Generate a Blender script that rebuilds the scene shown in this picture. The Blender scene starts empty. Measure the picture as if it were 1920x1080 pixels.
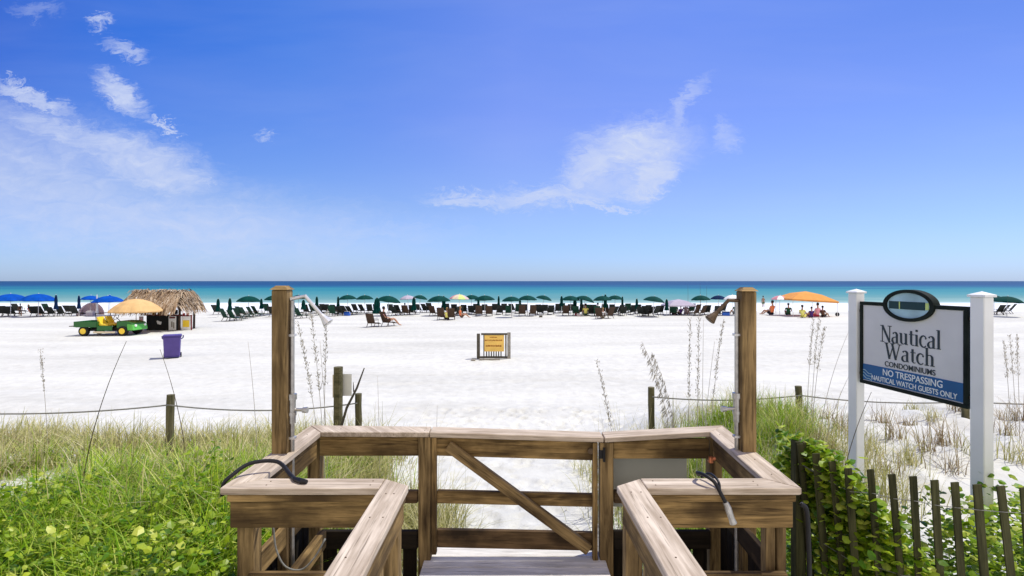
import bpy, bmesh, math, random
from mathutils import Vector, Matrix, noise
R = math.radians
random.seed(7)
SC = bpy.context.scene
COL = SC.collection
CAMZ = 3.05
F = 960.0            # focal length in pixels of a 1920 px wide frame

# ------------------------------------------------------------------ camera
cam = bpy.data.cameras.new('camera'); camo = bpy.data.objects.new('camera', cam); COL.objects.link(camo)
camo.location = (0, 0, CAMZ); camo.rotation_euler = (R(90), 0, 0)
cam.sensor_width = 36; cam.lens = 18.0; cam.shift_y = -13/1920
cam.clip_start = 0.05; cam.clip_end = 90000
SC.camera = camo
SC.view_settings.view_transform = 'Standard'; SC.view_settings.look = 'None'
SC.view_settings.gamma = 1; SC.view_settings.exposure = 0.22

# ------------------------------------------------------------------ sun + sky
SUN_EL, SUN_AZ = 64, 66          # azimuth clockwise from +Y
sd = Vector((math.sin(R(SUN_AZ))*math.cos(R(SUN_EL)), math.cos(R(SUN_AZ))*math.cos(R(SUN_EL)), math.sin(R(SUN_EL))))
sl = bpy.data.lights.new('sun', 'SUN'); sl.energy = 3.6; sl.angle = R(0.5); sl.color = (1, 0.955, 0.86)
so = bpy.data.objects.new('sun', sl); COL.objects.link(so); so.rotation_euler = sd.to_track_quat('Z', 'Y').to_euler()

wd = bpy.data.worlds.new('World'); SC.world = wd; wd.use_nodes = True
nt = wd.node_tree; N = nt.nodes; L = nt.links
for n in list(N): N.remove(n)
out = N.new('ShaderNodeOutputWorld'); bg = N.new('ShaderNodeBackground'); L.new(bg.outputs[0], out.inputs[0])
sky = N.new('ShaderNodeTexSky'); sky.sky_type = 'NISHITA'; sky.sun_disc = False
sky.sun_elevation = R(SUN_EL); sky.sun_rotation = R(SUN_AZ); sky.altitude = 0
sky.air_density = 1.0; sky.dust_density = 0.3; sky.ozone_density = 2.5
bg.inputs[1].default_value = 0.11

def wm(op, a, b=None, clamp=False, tree=None):
    T = tree or nt
    n = T.nodes.new('ShaderNodeMath'); n.operation = op; n.use_clamp = clamp
    for i, v in enumerate((a, b)):
        if v is None: continue
        if isinstance(v, (int, float)): n.inputs[i].default_value = v
        else: T.links.new(v, n.inputs[i])
    return n.outputs[0]
tc = N.new('ShaderNodeTexCoord'); sx = N.new('ShaderNodeSeparateXYZ'); L.new(tc.outputs['Generated'], sx.inputs[0])
yy = wm('MAXIMUM', sx.outputs[1], 0.02)
U = wm('DIVIDE', sx.outputs[0], yy); V = wm('DIVIDE', sx.outputs[2], yy)   # gnomonic coordinates of the seaward sky
cb = N.new('ShaderNodeCombineXYZ'); L.new(U, cb.inputs[0]); L.new(V, cb.inputs[1])
def wnoise(scale, detail, rough, vec, dist=0.0, mapping=None):
    v = vec
    if mapping:
        m = N.new('ShaderNodeMapping'); m.inputs['Rotation'].default_value = (0, 0, R(mapping[0])); m.inputs['Scale'].default_value = mapping[1]
        L.new(v, m.inputs[0]); v = m.outputs[0]
    n = N.new('ShaderNodeTexNoise'); n.inputs['Scale'].default_value = scale; n.inputs['Detail'].default_value = detail
    n.inputs['Roughness'].default_value = rough; n.inputs['Distortion'].default_value = dist
    L.new(v, n.inputs['Vector']); return n
# warp the cloud coordinates so the outlines fray
wn = wnoise(7, 6, 0.6, cb.outputs[0], 0.4, (20, (1.0, 2.2, 1)))
ws = N.new('ShaderNodeVectorMath'); ws.operation = 'SUBTRACT'; L.new(wn.outputs['Color'], ws.inputs[0]); ws.inputs[1].default_value = (.5, .5, .5)
wsc = N.new('ShaderNodeVectorMath'); wsc.operation = 'SCALE'; L.new(ws.outputs[0], wsc.inputs[0]); wsc.inputs['Scale'].default_value = 0.075
wa = N.new('ShaderNodeVectorMath'); wa.operation = 'ADD'; L.new(cb.outputs[0], wa.inputs[0]); L.new(wsc.outputs[0], wa.inputs[1])
wn3 = wnoise(34, 6, 0.7, wa.outputs[0], 0.8, (24, (1.0, 2.8, 1)))
ws3 = N.new('ShaderNodeVectorMath'); ws3.operation = 'SUBTRACT'; L.new(wn3.outputs['Color'], ws3.inputs[0]); ws3.inputs[1].default_value = (.5, .5, .5)
wsc3 = N.new('ShaderNodeVectorMath'); wsc3.operation = 'SCALE'; L.new(ws3.outputs[0], wsc3.inputs[0]); wsc3.inputs['Scale'].default_value = 0.07
wa3 = N.new('ShaderNodeVectorMath'); wa3.operation = 'ADD'; L.new(wa.outputs[0], wa3.inputs[0]); L.new(wsc3.outputs[0], wa3.inputs[1])
ws2 = N.new('ShaderNodeSeparateXYZ'); L.new(wa3.outputs[0], ws2.inputs[0])
def blob(px, py, rx, ry, rot, amp, soft=1.0):
    # one soft ellipse of cloud at a bearing of the sky
    u0, v0 = (px-960)/960, (527-py)/960; a = R(rot); c, s = math.cos(a), math.sin(a)
    du = wm('SUBTRACT', ws2.outputs[0], u0); dv = wm('SUBTRACT', ws2.outputs[1], v0)
    p = wm('ADD', wm('MULTIPLY', du, c/(rx/960)), wm('MULTIPLY', dv, s/(rx/960)))
    q = wm('ADD', wm('MULTIPLY', du, -s/(ry/960)), wm('MULTIPLY', dv, c/(ry/960)))
    d = wm('SQRT', wm('ADD', wm('MULTIPLY', p, p), wm('MULTIPLY', q, q)))
    m = N.new('ShaderNodeMapRange'); m.interpolation_type = 'SMOOTHSTEP'
    L.new(d, m.inputs[0]); m.inputs[1].default_value = 1.0+0.5*soft; m.inputs[2].default_value = 1.0-0.8*soft; m.inputs[3].default_value = 0; m.inputs[4].default_value = amp
    return m.outputs[0]
blobs = [
 (188,40,22,11,10,.75,.9), (70,12,50,14,0,.25,1), (235,95,45,14,-22,.55,.9), (225,175,60,26,-38,.8,.8), (310,238,36,8,-22,.75,.7),
 (60,180,90,17,-22,.75,.7), (150,262,190,34,-20,.7,.9), (270,310,150,52,-16,.78,.9), (385,340,34,8,0,.65,.8),
 (60,330,330,110,-16,.62,1.2), (260,410,480,70,-5,.62,1.2), (600,425,260,24,-4,.4,1.2),
 (503,252,18,9,0,.4,.8),
 (1190,282,100,50,10,.95,1.1), (1110,312,62,38,30,.75,.8), (1225,330,62,30,35,.85,.8), (1150,345,90,24,5,.55,.9), (1040,368,120,22,3,.8,1.1), (880,375,80,14,-3,.75,1),
 (1110,385,90,6,-6,.7,.8), (1360,260,26,24,30,.4,1), (1290,185,50,16,40,.45,1), (1270,215,14,35,-20,.45,1), (1100,262,30,12,-20,.35,1),
]
acc = None
for b in blobs:
    o = blob(*b); acc = o if acc is None else wm('MAXIMUM', acc, o)
tex = wnoise(16, 8, 0.62, wa.outputs[0], 0.6, (25, (1.0, 2.6, 1)))
tm = N.new('ShaderNodeMapRange'); L.new(tex.outputs[0], tm.inputs[0]); tm.inputs[1].default_value = .3; tm.inputs[2].default_value = .68; tm.inputs[3].default_value = .62; tm.inputs[4].default_value = 1.15
cl = wm('MULTIPLY', acc, tm.outputs[0], True)
# faint high veil lower in the sky
veil = wnoise(2.2, 5, 0.55, cb.outputs[0], 0.3, (8, (0.6, 3.2, 1)))
vm = N.new('ShaderNodeMapRange'); L.new(veil.outputs[0], vm.inputs[0]); vm.inputs[1].default_value = .45; vm.inputs[2].default_value = .8; vm.inputs[4].default_value = .10
cl = wm('ADD', cl, vm.outputs[0], True)
tint = N.new('ShaderNodeMix'); tint.data_type = 'RGBA'; tint.blend_type = 'MULTIPLY'; tint.inputs[0].default_value = 1
L.new(sky.outputs[0], tint.inputs[6]); 
def ramp(sock, stops, lo, hi):
    mr_ = N.new('ShaderNodeMapRange'); L.new(sock, mr_.inputs[0]); mr_.inputs[1].default_value = lo; mr_.inputs[2].default_value = hi
    rr_ = N.new('ShaderNodeValToRGB'); e_ = rr_.color_ramp.elements
    while len(e_) > 1: e_.remove(e_[-1])
    for i_, (p_, c_) in enumerate(stops):
        el_ = e_[0] if i_ == 0 else e_.new((p_-lo)/(hi-lo))
        el_.position = (p_-lo)/(hi-lo); el_.color = c_+(1,)
    L.new(mr_.outputs[0], rr_.inputs[0]); return rr_.outputs[0]
def mulc(a, b_):
    n_ = N.new('ShaderNodeMix'); n_.data_type = 'RGBA'; n_.blend_type = 'MULTIPLY'; n_.inputs[0].default_value = 1; L.new(a, n_.inputs[6]); L.new(b_, n_.inputs[7]); return n_.outputs[2]
ev = ramp(sx.outputs[2], [(0,(.58,.81,.92)), (.05,(.66,.85,.88)), (.14,(.84,.90,.80)), (.3,(.92,.93,.93)), (.45,(.84,.94,1.0)), (1,(.9,1,1.0))], 0, 1)
az = ramp(wm('ARCTAN2', sx.outputs[0], sx.outputs[1]), [(-.85,(.03,.36,.80)), (-.65,(.22,.64,.96)), (-.4,(.5,.84,1.0)), (0,(1,1,1)), (.35,(.85,.9,.93)), (.8,(.60,.72,.79))], -1.2, 1.2)
azk = N.new('ShaderNodeMapRange'); L.new(sx.outputs[2], azk.inputs[0]); azk.inputs[1].default_value = .03; azk.inputs[2].default_value = .38
azm = N.new('ShaderNodeMix'); azm.data_type = 'RGBA'; L.new(azk.outputs[0], azm.inputs[0]); azm.inputs[6].default_value = (.95,.95,.97,1); L.new(az, azm.inputs[7])
bl = N.new('ShaderNodeRGB'); bl.outputs[0].default_value = (.97, .95, 1.5, 1); L.new(mulc(mulc(ev, azm.outputs[2]), bl.outputs[0]), tint.inputs[7])
mx = N.new('ShaderNodeMix'); mx.data_type = 'RGBA'; L.new(cl, mx.inputs[0]); L.new(tint.outputs[2], mx.inputs[6]); mx.inputs[7].default_value = (4.9, 5.5, 7.2, 1)
# unseen warm cloud behind the viewer, added as fill light for camera-facing sides
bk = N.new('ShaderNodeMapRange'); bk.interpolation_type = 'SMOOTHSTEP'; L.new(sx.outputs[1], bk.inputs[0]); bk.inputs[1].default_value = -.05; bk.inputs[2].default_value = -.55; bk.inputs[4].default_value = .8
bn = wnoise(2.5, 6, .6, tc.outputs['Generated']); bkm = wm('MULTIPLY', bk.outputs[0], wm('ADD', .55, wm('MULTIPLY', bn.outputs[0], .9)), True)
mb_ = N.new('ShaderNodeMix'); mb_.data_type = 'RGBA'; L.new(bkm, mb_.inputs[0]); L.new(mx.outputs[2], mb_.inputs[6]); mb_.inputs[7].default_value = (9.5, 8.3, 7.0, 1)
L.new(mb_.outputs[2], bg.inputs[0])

# ------------------------------------------------------------------ materials
def mat_base(name):
    m = bpy.data.materials.new(name); m.use_nodes = True
    return m, m.node_tree, m.node_tree.nodes['Principled BSDF']
def plain(name, col, rough=0.7, var=0.12, scale=6, spec=0.3, metal=0, trans=0):
    m, t, b = mat_base(name)
    b.inputs['Roughness'].default_value = rough; b.inputs['Metallic'].default_value = metal; b.inputs['Specular IOR Level'].default_value = spec
    co = t.nodes.new('ShaderNodeTexCoord'); n = t.nodes.new('ShaderNodeTexNoise'); n.inputs['Scale'].default_value = scale; n.inputs['Detail'].default_value = 5
    t.links.new(co.outputs['Object'], n.inputs['Vector'])
    r = t.nodes.new('ShaderNodeValToRGB'); e = r.color_ramp.elements
    e[0].position = .3; e[1].position = .7
    e[0].color = tuple(c*(1-var) for c in col)+(1,); e[1].color = tuple(min(1, c*(1+var)) for c in col)+(1,)
    t.links.new(n.outputs[0], r.inputs[0]); t.links.new(r.outputs[0], b.inputs['Base Color'])
    if trans:
        tr = t.nodes.new('ShaderNodeBsdfTranslucent'); t.links.new(r.outputs[0], tr.inputs[0]); ms = t.nodes.new('ShaderNodeMixShader'); ms.inputs[0].default_value = trans
        t.links.new(b.outputs[0], ms.inputs[1]); t.links.new(tr.outputs[0], ms.inputs[2]); t.links.new(ms.outputs[0], t.nodes['Material Output'].inputs[0])
    return m
def wood(name, dark, light, grain=30, rough=.8, streak=None, stain=None):
    m, t, b = mat_base(name); nn = t.nodes; ll = t.links
    b.inputs['Roughness'].default_value = rough; b.inputs['Specular IOR Level'].default_value = .15
    co = nn.new('ShaderNodeTexCoord'); oi = nn.new('ShaderNodeObjectInfo')
    ad = nn.new('ShaderNodeVectorMath'); ad.operation = 'ADD'; ll.new(co.outputs['Object'], ad.inputs[0])
    sc = nn.new('ShaderNodeVectorMath'); sc.operation = 'SCALE'; cx = nn.new('ShaderNodeCombineXYZ')
    for i in range(3): ll.new(oi.outputs['Random'], cx.inputs[i])
    ll.new(cx.outputs[0], sc.inputs[0]); sc.inputs['Scale'].default_value = 23; ll.new(sc.outputs[0], ad.inputs[1])
    mp = nn.new('ShaderNodeMapping'); mp.inputs['Scale'].default_value = (1.6, grain, grain); ll.new(ad.outputs[0], mp.inputs[0])
    n1 = nn.new('ShaderNodeTexNoise'); n1.inputs['Scale'].default_value = 1; n1.inputs['Detail'].default_value = 8; n1.inputs['Roughness'].default_value = .65; n1.inputs['Distortion'].default_value = .5
    ll.new(mp.outputs[0], n1.inputs['Vector'])
    n2 = nn.new('ShaderNodeTexNoise'); n2.inputs['Scale'].default_value = 3.2; n2.inputs['Detail'].default_value = 4; ll.new(ad.outputs[0], n2.inputs['Vector'])
    mp3 = nn.new('ShaderNodeMapping'); mp3.inputs['Scale'].default_value = (2.2, 14, 14); ll.new(ad.outputs[0], mp3.inputs[0])
    n3 = nn.new('ShaderNodeTexNoise'); n3.inputs['Scale'].default_value = 1; n3.inputs['Detail'].default_value = 3; n3.inputs['Distortion'].default_value = 1.4; ll.new(mp3.outputs[0], n3.inputs['Vector'])
    s = wm('ADD', wm('MULTIPLY', n1.outputs[0], .6, tree=t), wm('ADD', wm('MULTIPLY', n2.outputs[0], .25, tree=t), wm('MULTIPLY', n3.outputs[0], .3, tree=t), tree=t), tree=t)
    r = nn.new('ShaderNodeValToRGB'); e = r.color_ramp.elements; e[0].position = .42; e[1].position = .72
    e[0].color = dark+(1,); e[1].color = light+(1,)
    mid = e.new(.56); mid.color = tuple((a*1.2+c*.8)/2 for a, c in zip(dark, light))+(1,)
    ll.new(s, r.inputs[0]); colo = r.outputs[0]
    if stain:
        n4 = nn.new('ShaderNodeTexNoise'); n4.inputs['Scale'].default_value = 2.1; n4.inputs['Detail'].default_value = 6; ll.new(ad.outputs[0], n4.inputs['Vector'])
        mr = nn.new('ShaderNodeMapRange'); ll.new(n4.outputs[0], mr.inputs[0]); mr.inputs[1].default_value = .48; mr.inputs[2].default_value = .62; mr.inputs[4].default_value = .8
        mm = nn.new('ShaderNodeMix'); mm.data_type = 'RGBA'; ll.new(mr.outputs[0], mm.inputs[0]); ll.new(colo, mm.inputs[6]); mm.inputs[7].default_value = stain+(1,); colo = mm.outputs[2]
    mpc = nn.new('ShaderNodeMapping'); mpc.inputs['Scale'].default_value = (3.5, grain*3.2, grain*3.2); ll.new(ad.outputs[0], mpc.inputs[0])
    nc = nn.new('ShaderNodeTexNoise'); nc.inputs['Scale'].default_value = 1; nc.inputs['Detail'].default_value = 5; nc.inputs['Roughness'].default_value = .6; ll.new(mpc.outputs[0], nc.inputs['Vector'])
    crk = nn.new('ShaderNodeMapRange'); ll.new(nc.outputs[0], crk.inputs[0]); crk.inputs[1].default_value = .57; crk.inputs[2].default_value = .68; crk.inputs[4].default_value = .62
    mc = nn.new('ShaderNodeMix'); mc.data_type = 'RGBA'; ll.new(crk.outputs[0], mc.inputs[0]); ll.new(colo, mc.inputs[6]); mc.inputs[7].default_value = tuple(q*.35 for q in dark)+(1,); colo = mc.outputs[2]
    ll.new(colo, b.inputs['Base Color'])
    bp = nn.new('ShaderNodeBump'); bp.inputs['Strength'].default_value = .5; bp.inputs['Distance'].default_value = .004; ll.new(n1.outputs[0], bp.inputs['Height']); ll.new(bp.outputs[0], b.inputs['Normal'])
    return m
def leafmat(name, cols, rough=.45, trans=.35, spec=.35):
    m, t, b = mat_base(name); nn = t.nodes; ll = t.links
    g = nn.new('ShaderNodeNewGeometry'); r = nn.new('ShaderNodeValToRGB'); e = r.color_ramp.elements
    while len(e) > 1: e.remove(e[-1])
    for i, c in enumerate(cols):
        el = e[0] if i == 0 else e.new(i/(len(cols)-1))
        el.color = c+(1,)
    ll.new(g.outputs['Random Per Island'], r.inputs[0]); ll.new(r.outputs[0], b.inputs['Base Color'])
    b.inputs['Roughness'].default_value = rough; b.inputs['Specular IOR Level'].default_value = spec
    tr = nn.new('ShaderNodeBsdfTranslucent'); ll.new(r.outputs[0], tr.inputs[0]); ms = nn.new('ShaderNodeMixShader'); ms.inputs[0].default_value = trans
    ll.new(b.outputs[0], ms.inputs[1]); ll.new(tr.outputs[0], ms.inputs[2]); ll.new(ms.outputs[0], nn['Material Output'].inputs[0])
    return m

M = {}
M['cap'] = wood('weathered_cap_wood', (.31,.24,.17), (.70,.60,.48), 36, .8)
M['board'] = wood('brown_board_wood', (.028,.015,.006), (.44,.29,.115), 26, .75, stain=(.05,.03,.013))
M['post'] = wood('brown_post_wood', (.035,.02,.009), (.38,.26,.115), 22, .8)
M['darkwood'] = wood('dark_bay_wood', (.006,.005,.004), (.03,.022,.014), 26, .9)  # near-black brown for the bay walls, floors and low rails
M['stainwood'] = wood('stained_rail_wood', (.03,.018,.009), (.2,.125,.06), 26, .8, stain=(.008,.006,.005))
M['deck'] = wood('bleached_deck_wood', (.5,.47,.42), (.86,.83,.77), 22, .9)
M['slat'] = wood('grey_slat_wood', (.018,.020,.008), (.10,.10,.045), 30, .9)
M['ropepost'] = wood('old_post_wood', (.05,.05,.025), (.2,.18,.1), 22, .9)
M['steel'] = plain('galvanised_steel', (.62,.62,.62), .35, .15, 30, .5, .6)
M['chrome'] = plain('dull_metal', (.45,.44,.42), .35, .2, 30, .5, .8)
M['bronze'] = plain('corroded_brass', (.10,.065,.035), .6, .3, 30)
M['copper'] = plain('copper_pipe', (.6,.2,.09), .4, .2, 30, .5, .6)
M['rubber'] = plain('black_rubber', (.012,.012,.013), .45, .2, 20)
M['rope'] = plain('grey_rope', (.22,.22,.2), .9, .2, 60)
M['vinyl'] = plain('white_vinyl', (.78,.80,.80), .45, .06, 3)
M['signgrey'] = plain('sign_grey', (.64,.64,.63), .5, .06, 3)
M['signframe'] = plain('sign_dark_green', (.014,.02,.016), .7, .4, 8, .1)
M['signblue'] = plain('sign_blue', (.006,.10,.28), .45, .12, 4)
M['signteal'] = plain('sign_teal', (.003,.035,.04), .45, .1, 4)
M['signpale'] = plain('sign_pale_blue', (.36,.55,.60), .5, .2, 5)
M['lettering'] = plain('lettering_dark', (.02,.035,.045), .5, .1, 4)
M['letterwhite'] = plain('lettering_white', (.8,.85,.85), .5, .04, 4)
M['panel'] = plain('grey_panel', (.42,.43,.38), .6, .06, 3)
M['yellow'] = plain('yellow_board', (.85,.55,.13), .5, .1, 4)
M['amber'] = plain('amber_ink', (.35,.13,.02), .6, .1, 4)
M['framewood'] = plain('frame_grey_wood', (.09,.08,.06), .8, .3, 12)
M['framelight'] = plain('frame_pale_wood', (.30,.28,.24), .8, .3, 12)
M['purple'] = plain('purple_plastic', (.085,.055,.25), .45, .1, 4, .4)
M['purpledark'] = plain('dark_purple_plastic', (.045,.03,.17), .45, .1, 4, .4)
M['green'] = plain('green_paint', (.01,.11,.014), .35, .1, 4, .5)
M['lightgreen'] = plain('light_green_paint', (.10,.45,.06), .35, .1, 4, .5)
M['wheelyellow'] = plain('yellow_paint', (.9,.62,.04), .4, .06, 4, .5)
M['black'] = plain('black_matt', (.012,.012,.012), .8, .2, 10)
M['white'] = plain('white_plastic', (.8,.8,.78), .5, .05, 10)
M['cream'] = plain('cream_plastic', (.7,.6,.42), .6, .08, 10)
M['peach'] = plain('peach_cloth', (.82,.56,.26), .8, .08, 3, .1, 0, .25)
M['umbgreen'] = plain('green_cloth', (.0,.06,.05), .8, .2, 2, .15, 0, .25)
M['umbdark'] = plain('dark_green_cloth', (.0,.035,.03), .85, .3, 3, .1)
M['umbblue'] = plain('blue_cloth', (.0,.09,.5), .8, .2, 2, .15, 0, .25)
M['umbnavy'] = plain('navy_cloth', (.004,.02,.07), .85, .2, 3, .1)
M['pole'] = plain('white_pole', (.7,.7,.7), .5, .05, 3)
M['chair'] = plain('dark_chair_cloth', (.02,.024,.022), .8, .3, 3)
M['chairgreen'] = plain('green_chair_cloth', (.008,.05,.03), .8, .3, 3)
M['chairbrown'] = plain('brown_chair_wood', (.06,.035,.022), .8, .3, 8)
M['lavender'] = plain('lavender_cloth', (.56,.52,.62), .8, .05, 3, .1, 0, .25)
M['orange'] = plain('orange_cloth', (.85,.42,.12), .8, .08, 3, .1, 0, .25)
M['palepink'] = plain('pale_pink_cloth', (.7,.55,.55), .8, .1, 3, .1, 0, .2)
M['pink'] = plain('pink_cloth', (.75,.35,.4), .8, .1, 3, .1, 0, .2)
M['lime'] = plain('lime_cloth', (.35,.85,.15), .8, .1, 3, .1, 0, .2)
M['limeyellow'] = plain('yellow_green_cloth', (.7,.85,.3), .8, .1, 3, .1, 0, .2)
M['skin'] = plain('skin', (.5,.28,.18), .6, .08, 8)
M['skintan'] = plain('tanned_skin', (.3,.15,.09), .6, .08, 8)
M['hairdark'] = plain('dark_hair', (.02,.014,.01), .7, .2, 30)
M['hairfair'] = plain('fair_hair', (.35,.22,.08), .7, .2, 30)
def shirt(n, c): M[n] = plain(n+'_clothing', c, .85, .12, 8, .1)
shirt('red', (.5,.05,.08)); shirt('shirtyellow', (.8,.75,.2)); shirt('shirtorange', (.9,.25,.1)); shirt('shirtpurple', (.07,.03,.16)); shirt('shirtwhite', (.75,.78,.78))
shirt('shirtgreen', (.03,.12,.06)); shirt('shirtblue', (.04,.12,.5)); shirt('shirtbrown', (.12,.06,.04)); shirt('shirtdark', (.02,.02,.03)); shirt('shirtpink', (.7,.3,.35))
M['thatch'] = leafmat('dry_palm_thatch', [(.10,.06,.035), (.55,.42,.28), (.30,.2,.12), (.62,.52,.40), (.18,.11,.06)], .9, .1, .1)
M['vine'] = leafmat('vine_leaves', [(.03,.11,.004), (.32,.46,.015), (.08,.22,.008), (.55,.64,.05), (.2,.36,.01), (.68,.72,.12), (.05,.15,.005), (.42,.56,.02), (.02,.08,.003)], .4, .42)
M['grass'] = leafmat('dune_grass_blades', [(.18,.2,.03), (.62,.56,.25), (.34,.35,.08), (.75,.68,.42), (.22,.24,.04)], .6, .3, .2)
M['grassgreen'] = leafmat('green_grass_blades', [(.06,.2,.004), (.42,.56,.03), (.16,.36,.008), (.68,.70,.16)], .5, .35, .25)
M['grassdry'] = leafmat('dry_grass_blades', [(.12,.08,.04), (.42,.32,.18), (.2,.14,.07), (.55,.46,.3), (.2,.19,.07)], .7, .2, .2)
M['oat'] = leafmat('sea_oat_stalk', [(.32,.3,.24), (.6,.56,.48), (.45,.42,.35)], .8, .3, .1)
M['oatdark'] = leafmat('dark_stalk', [(.07,.05,.03), (.12,.1,.06)], .8, .05, .1)
M['stem'] = plain('vine_stem', (.10,.09,.03), .8, .3, 20)
M['dunesoil'] = plain('leaf_litter', (.05,.055,.02), .9, .5, 8)

# ------------------------------------------------------------------ helpers
def W(px, py, D): return Vector(((px-960)/F*D, D, CAMZ-(py-527)/F*D))
def C(px, py, z): D = (CAMZ-z)*F/(py-527); return Vector(((px-960)/F*D, D, z))
def tag(o, label=None, cat=None, group=None, kind=None):
    if label: o['label'] = label
    if cat: o['category'] = cat
    if group: o['group'] = group
    if kind: o['kind'] = kind
    return o
def root(name, loc, label, cat, group=None, rz=0):
    o = bpy.data.objects.new(name, None); COL.objects.link(o); o.location = loc; o.rotation_euler = (0, 0, rz); o.empty_display_size = .1
    return tag(o, label, cat, group)
def copy_tree(o, parent=None):
    c = o.copy(); COL.objects.link(c); c.parent = parent
    for ch in KIDS.get(o.name, []): copy_tree_child(ch, c)
    return c
KIDS = {}
def copy_tree_child(o, par):
    c = o.copy(); COL.objects.link(c); c.parent = par; KIDS.setdefault(par.name, []).append(c)
    for ch in KIDS.get(o.name, []): copy_tree_child(ch, c)
def adopt(o, parent):
    if parent is not None:
        o.parent = parent; KIDS.setdefault(parent.name, []).append(o)
class MB:
    def __init__(s): s.v = []; s.f = []
    def add(s, vs, fs):
        k = len(s.v); s.v += [tuple(v) for v in vs]; s.f += [tuple(i+k for i in f) for f in fs]
    def box(s, c, d, rz=0, M4=None):
        x, y, z = (k/2 for k in d); vs = [Vector((a*x, b*y, e*z)) for a in (-1, 1) for b in (-1, 1) for e in (-1, 1)]
        m = Matrix.Translation(Vector(c)) @ (M4 if M4 else Matrix.Rotation(rz, 4, 'Z'))
        s.add([m @ v for v in vs], [(0,1,3,2), (4,6,7,5), (0,4,5,1), (2,3,7,6), (0,2,6,4), (1,5,7,3)])
    def bx(s, x0, x1, y0, y1, z0, z1): s.box(((x0+x1)/2, (y0+y1)/2, (z0+z1)/2), (x1-x0, y1-y0, z1-z0))
    def tube(s, pts, r, n=8, cap=True):
        pts = [Vector(p) for p in pts]; rs = r if isinstance(r, (list, tuple)) else [r]*len(pts)
        rings = []; prev = None
        for i, p in enumerate(pts):
            d = (pts[min(i+1, len(pts)-1)]-pts[max(i-1, 0)]).normalized()
            a = prev if prev is not None else (Vector((0, 0, 1)) if abs(d.z) < .9 else Vector((1, 0, 0)))
            a = (a-d*a.dot(d)).normalized(); b = d.cross(a); prev = a
            rings.append([p+(a*math.cos(t)+b*math.sin(t))*rs[i] for t in [2*math.pi*k/n for k in range(n)]])
        k = len(s.v)
        for rg in rings: s.v += [tuple(v) for v in rg]
        for i in range(len(rings)-1):
            for j in range(n):
                s.f.append((k+i*n+j, k+i*n+(j+1) % n, k+(i+1)*n+(j+1) % n, k+(i+1)*n+j))
        if cap:
            s.f.append(tuple(k+j for j in reversed(range(n)))); s.f.append(tuple(k+(len(rings)-1)*n+j for j in range(n)))
    def lathe(s, prof, n=16, c=(0, 0, 0), wave=0, waven=8):
        k = len(s.v)
        for (r, z) in prof:
            for j in range(n):
                a = 2*math.pi*j/n; rr = r*(1+wave*math.cos(waven*a)); s.v.append((c[0]+rr*math.cos(a), c[1]+rr*math.sin(a), c[2]+z))
        for i in range(len(prof)-1):
            for j in range(n): s.f.append((k+i*n+j, k+i*n+(j+1) % n, k+(i+1)*n+(j+1) % n, k+(i+1)*n+j))
        s.f.append(tuple(k+j for j in reversed(range(n)))); s.f.append(tuple(k+(len(prof)-1)*n+j for j in range(n)))
    def prism(s, pts, off):
        n = len(pts); a = [Vector(p) for p in pts]; b = [p+Vector(off) for p in a]
        s.add(a+b, [tuple(range(n)), tuple(reversed(range(n, 2*n)))]+[(i, n+i, n+(i+1) % n, (i+1) % n) for i in range(n)])
    def build(s, name, mat, parent=None, smooth=False, bevel=0, label=None, matrix=None):
        me = bpy.data.meshes.new(name); me.from_pydata(s.v, [], s.f)
        bm = bmesh.new(); bm.from_mesh(me); bmesh.ops.recalc_face_normals(bm, faces=bm.faces)
        if bevel: bmesh.ops.bevel(bm, geom=[e for e in bm.edges], offset=bevel, segments=1, affect='EDGES')
        bm.to_mesh(me); bm.free()
        if smooth:
            for p in me.polygons: p.use_smooth = True
        me.materials.append(mat); o = bpy.data.objects.new(name, me); COL.objects.link(o)
        if matrix is not None: o.matrix_basis = matrix
        adopt(o, parent)
        if label: o['label'] = label
        return o
def raw(name, v, f, mat, parent=None, smooth=False):
    me = bpy.data.meshes.new(name); me.from_pydata(v, [], f); me.materials.append(mat)
    if smooth:
        for p in me.polygons: p.use_smooth = True
    o = bpy.data.objects.new(name, me); COL.objects.link(o); adopt(o, parent); return o
def frame_of(o, x, up=Vector((0, 0, 1))):
    x = x.normalized(); z = (up-x*up.dot(x)).normalized(); y = z.cross(x)
    m = Matrix((x, y, z)).transposed().to_4x4(); m.translation = o; return m
def loc_parent(parent): return Matrix.Translation(-parent.location) if parent is not None else Matrix()
def plank(name, quad, thick, mat, parent, bevel=.004, label=None):
    """top outline (world) pushed down by thick; local x runs along the first edge so the grain follows it"""
    q = [Vector(p) for p in quad]; m = frame_of(q[0], q[1]-q[0]); mi = m.inverted(); b = MB()
    b.prism([mi @ p for p in q], (0, 0, -thick)); return b.build(name, mat, parent, bevel=bevel, label=label, matrix=loc_parent(parent) @ m)
def beam(name, p0, p1, w, h, mat, parent, up=Vector((0, 0, 1)), bevel=.004, label=None):
    """box from p0 to p1 (centre line), w wide sideways, h along up"""
    p0, p1 = Vector(p0), Vector(p1); m = frame_of(p0, p1-p0, up); b = MB(); Ln = (p1-p0).length
    nseg = max(1, int(Ln/.25)); b.box((Ln/2, 0, 0), (Ln, w, h)); return b.build(name, mat, parent, bevel=bevel, label=label, matrix=loc_parent(parent) @ m)
ORD = ['first','second','third','fourth','fifth','sixth','seventh','eighth','ninth','tenth','eleventh','twelfth','thirteenth','fourteenth','fifteenth','sixteenth','seventeenth','eighteenth','nineteenth','twentieth']
def sm(a, b, x): t = min(1, max(0, (x-a)/(b-a))); return t*t*(3-2*t)

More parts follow.
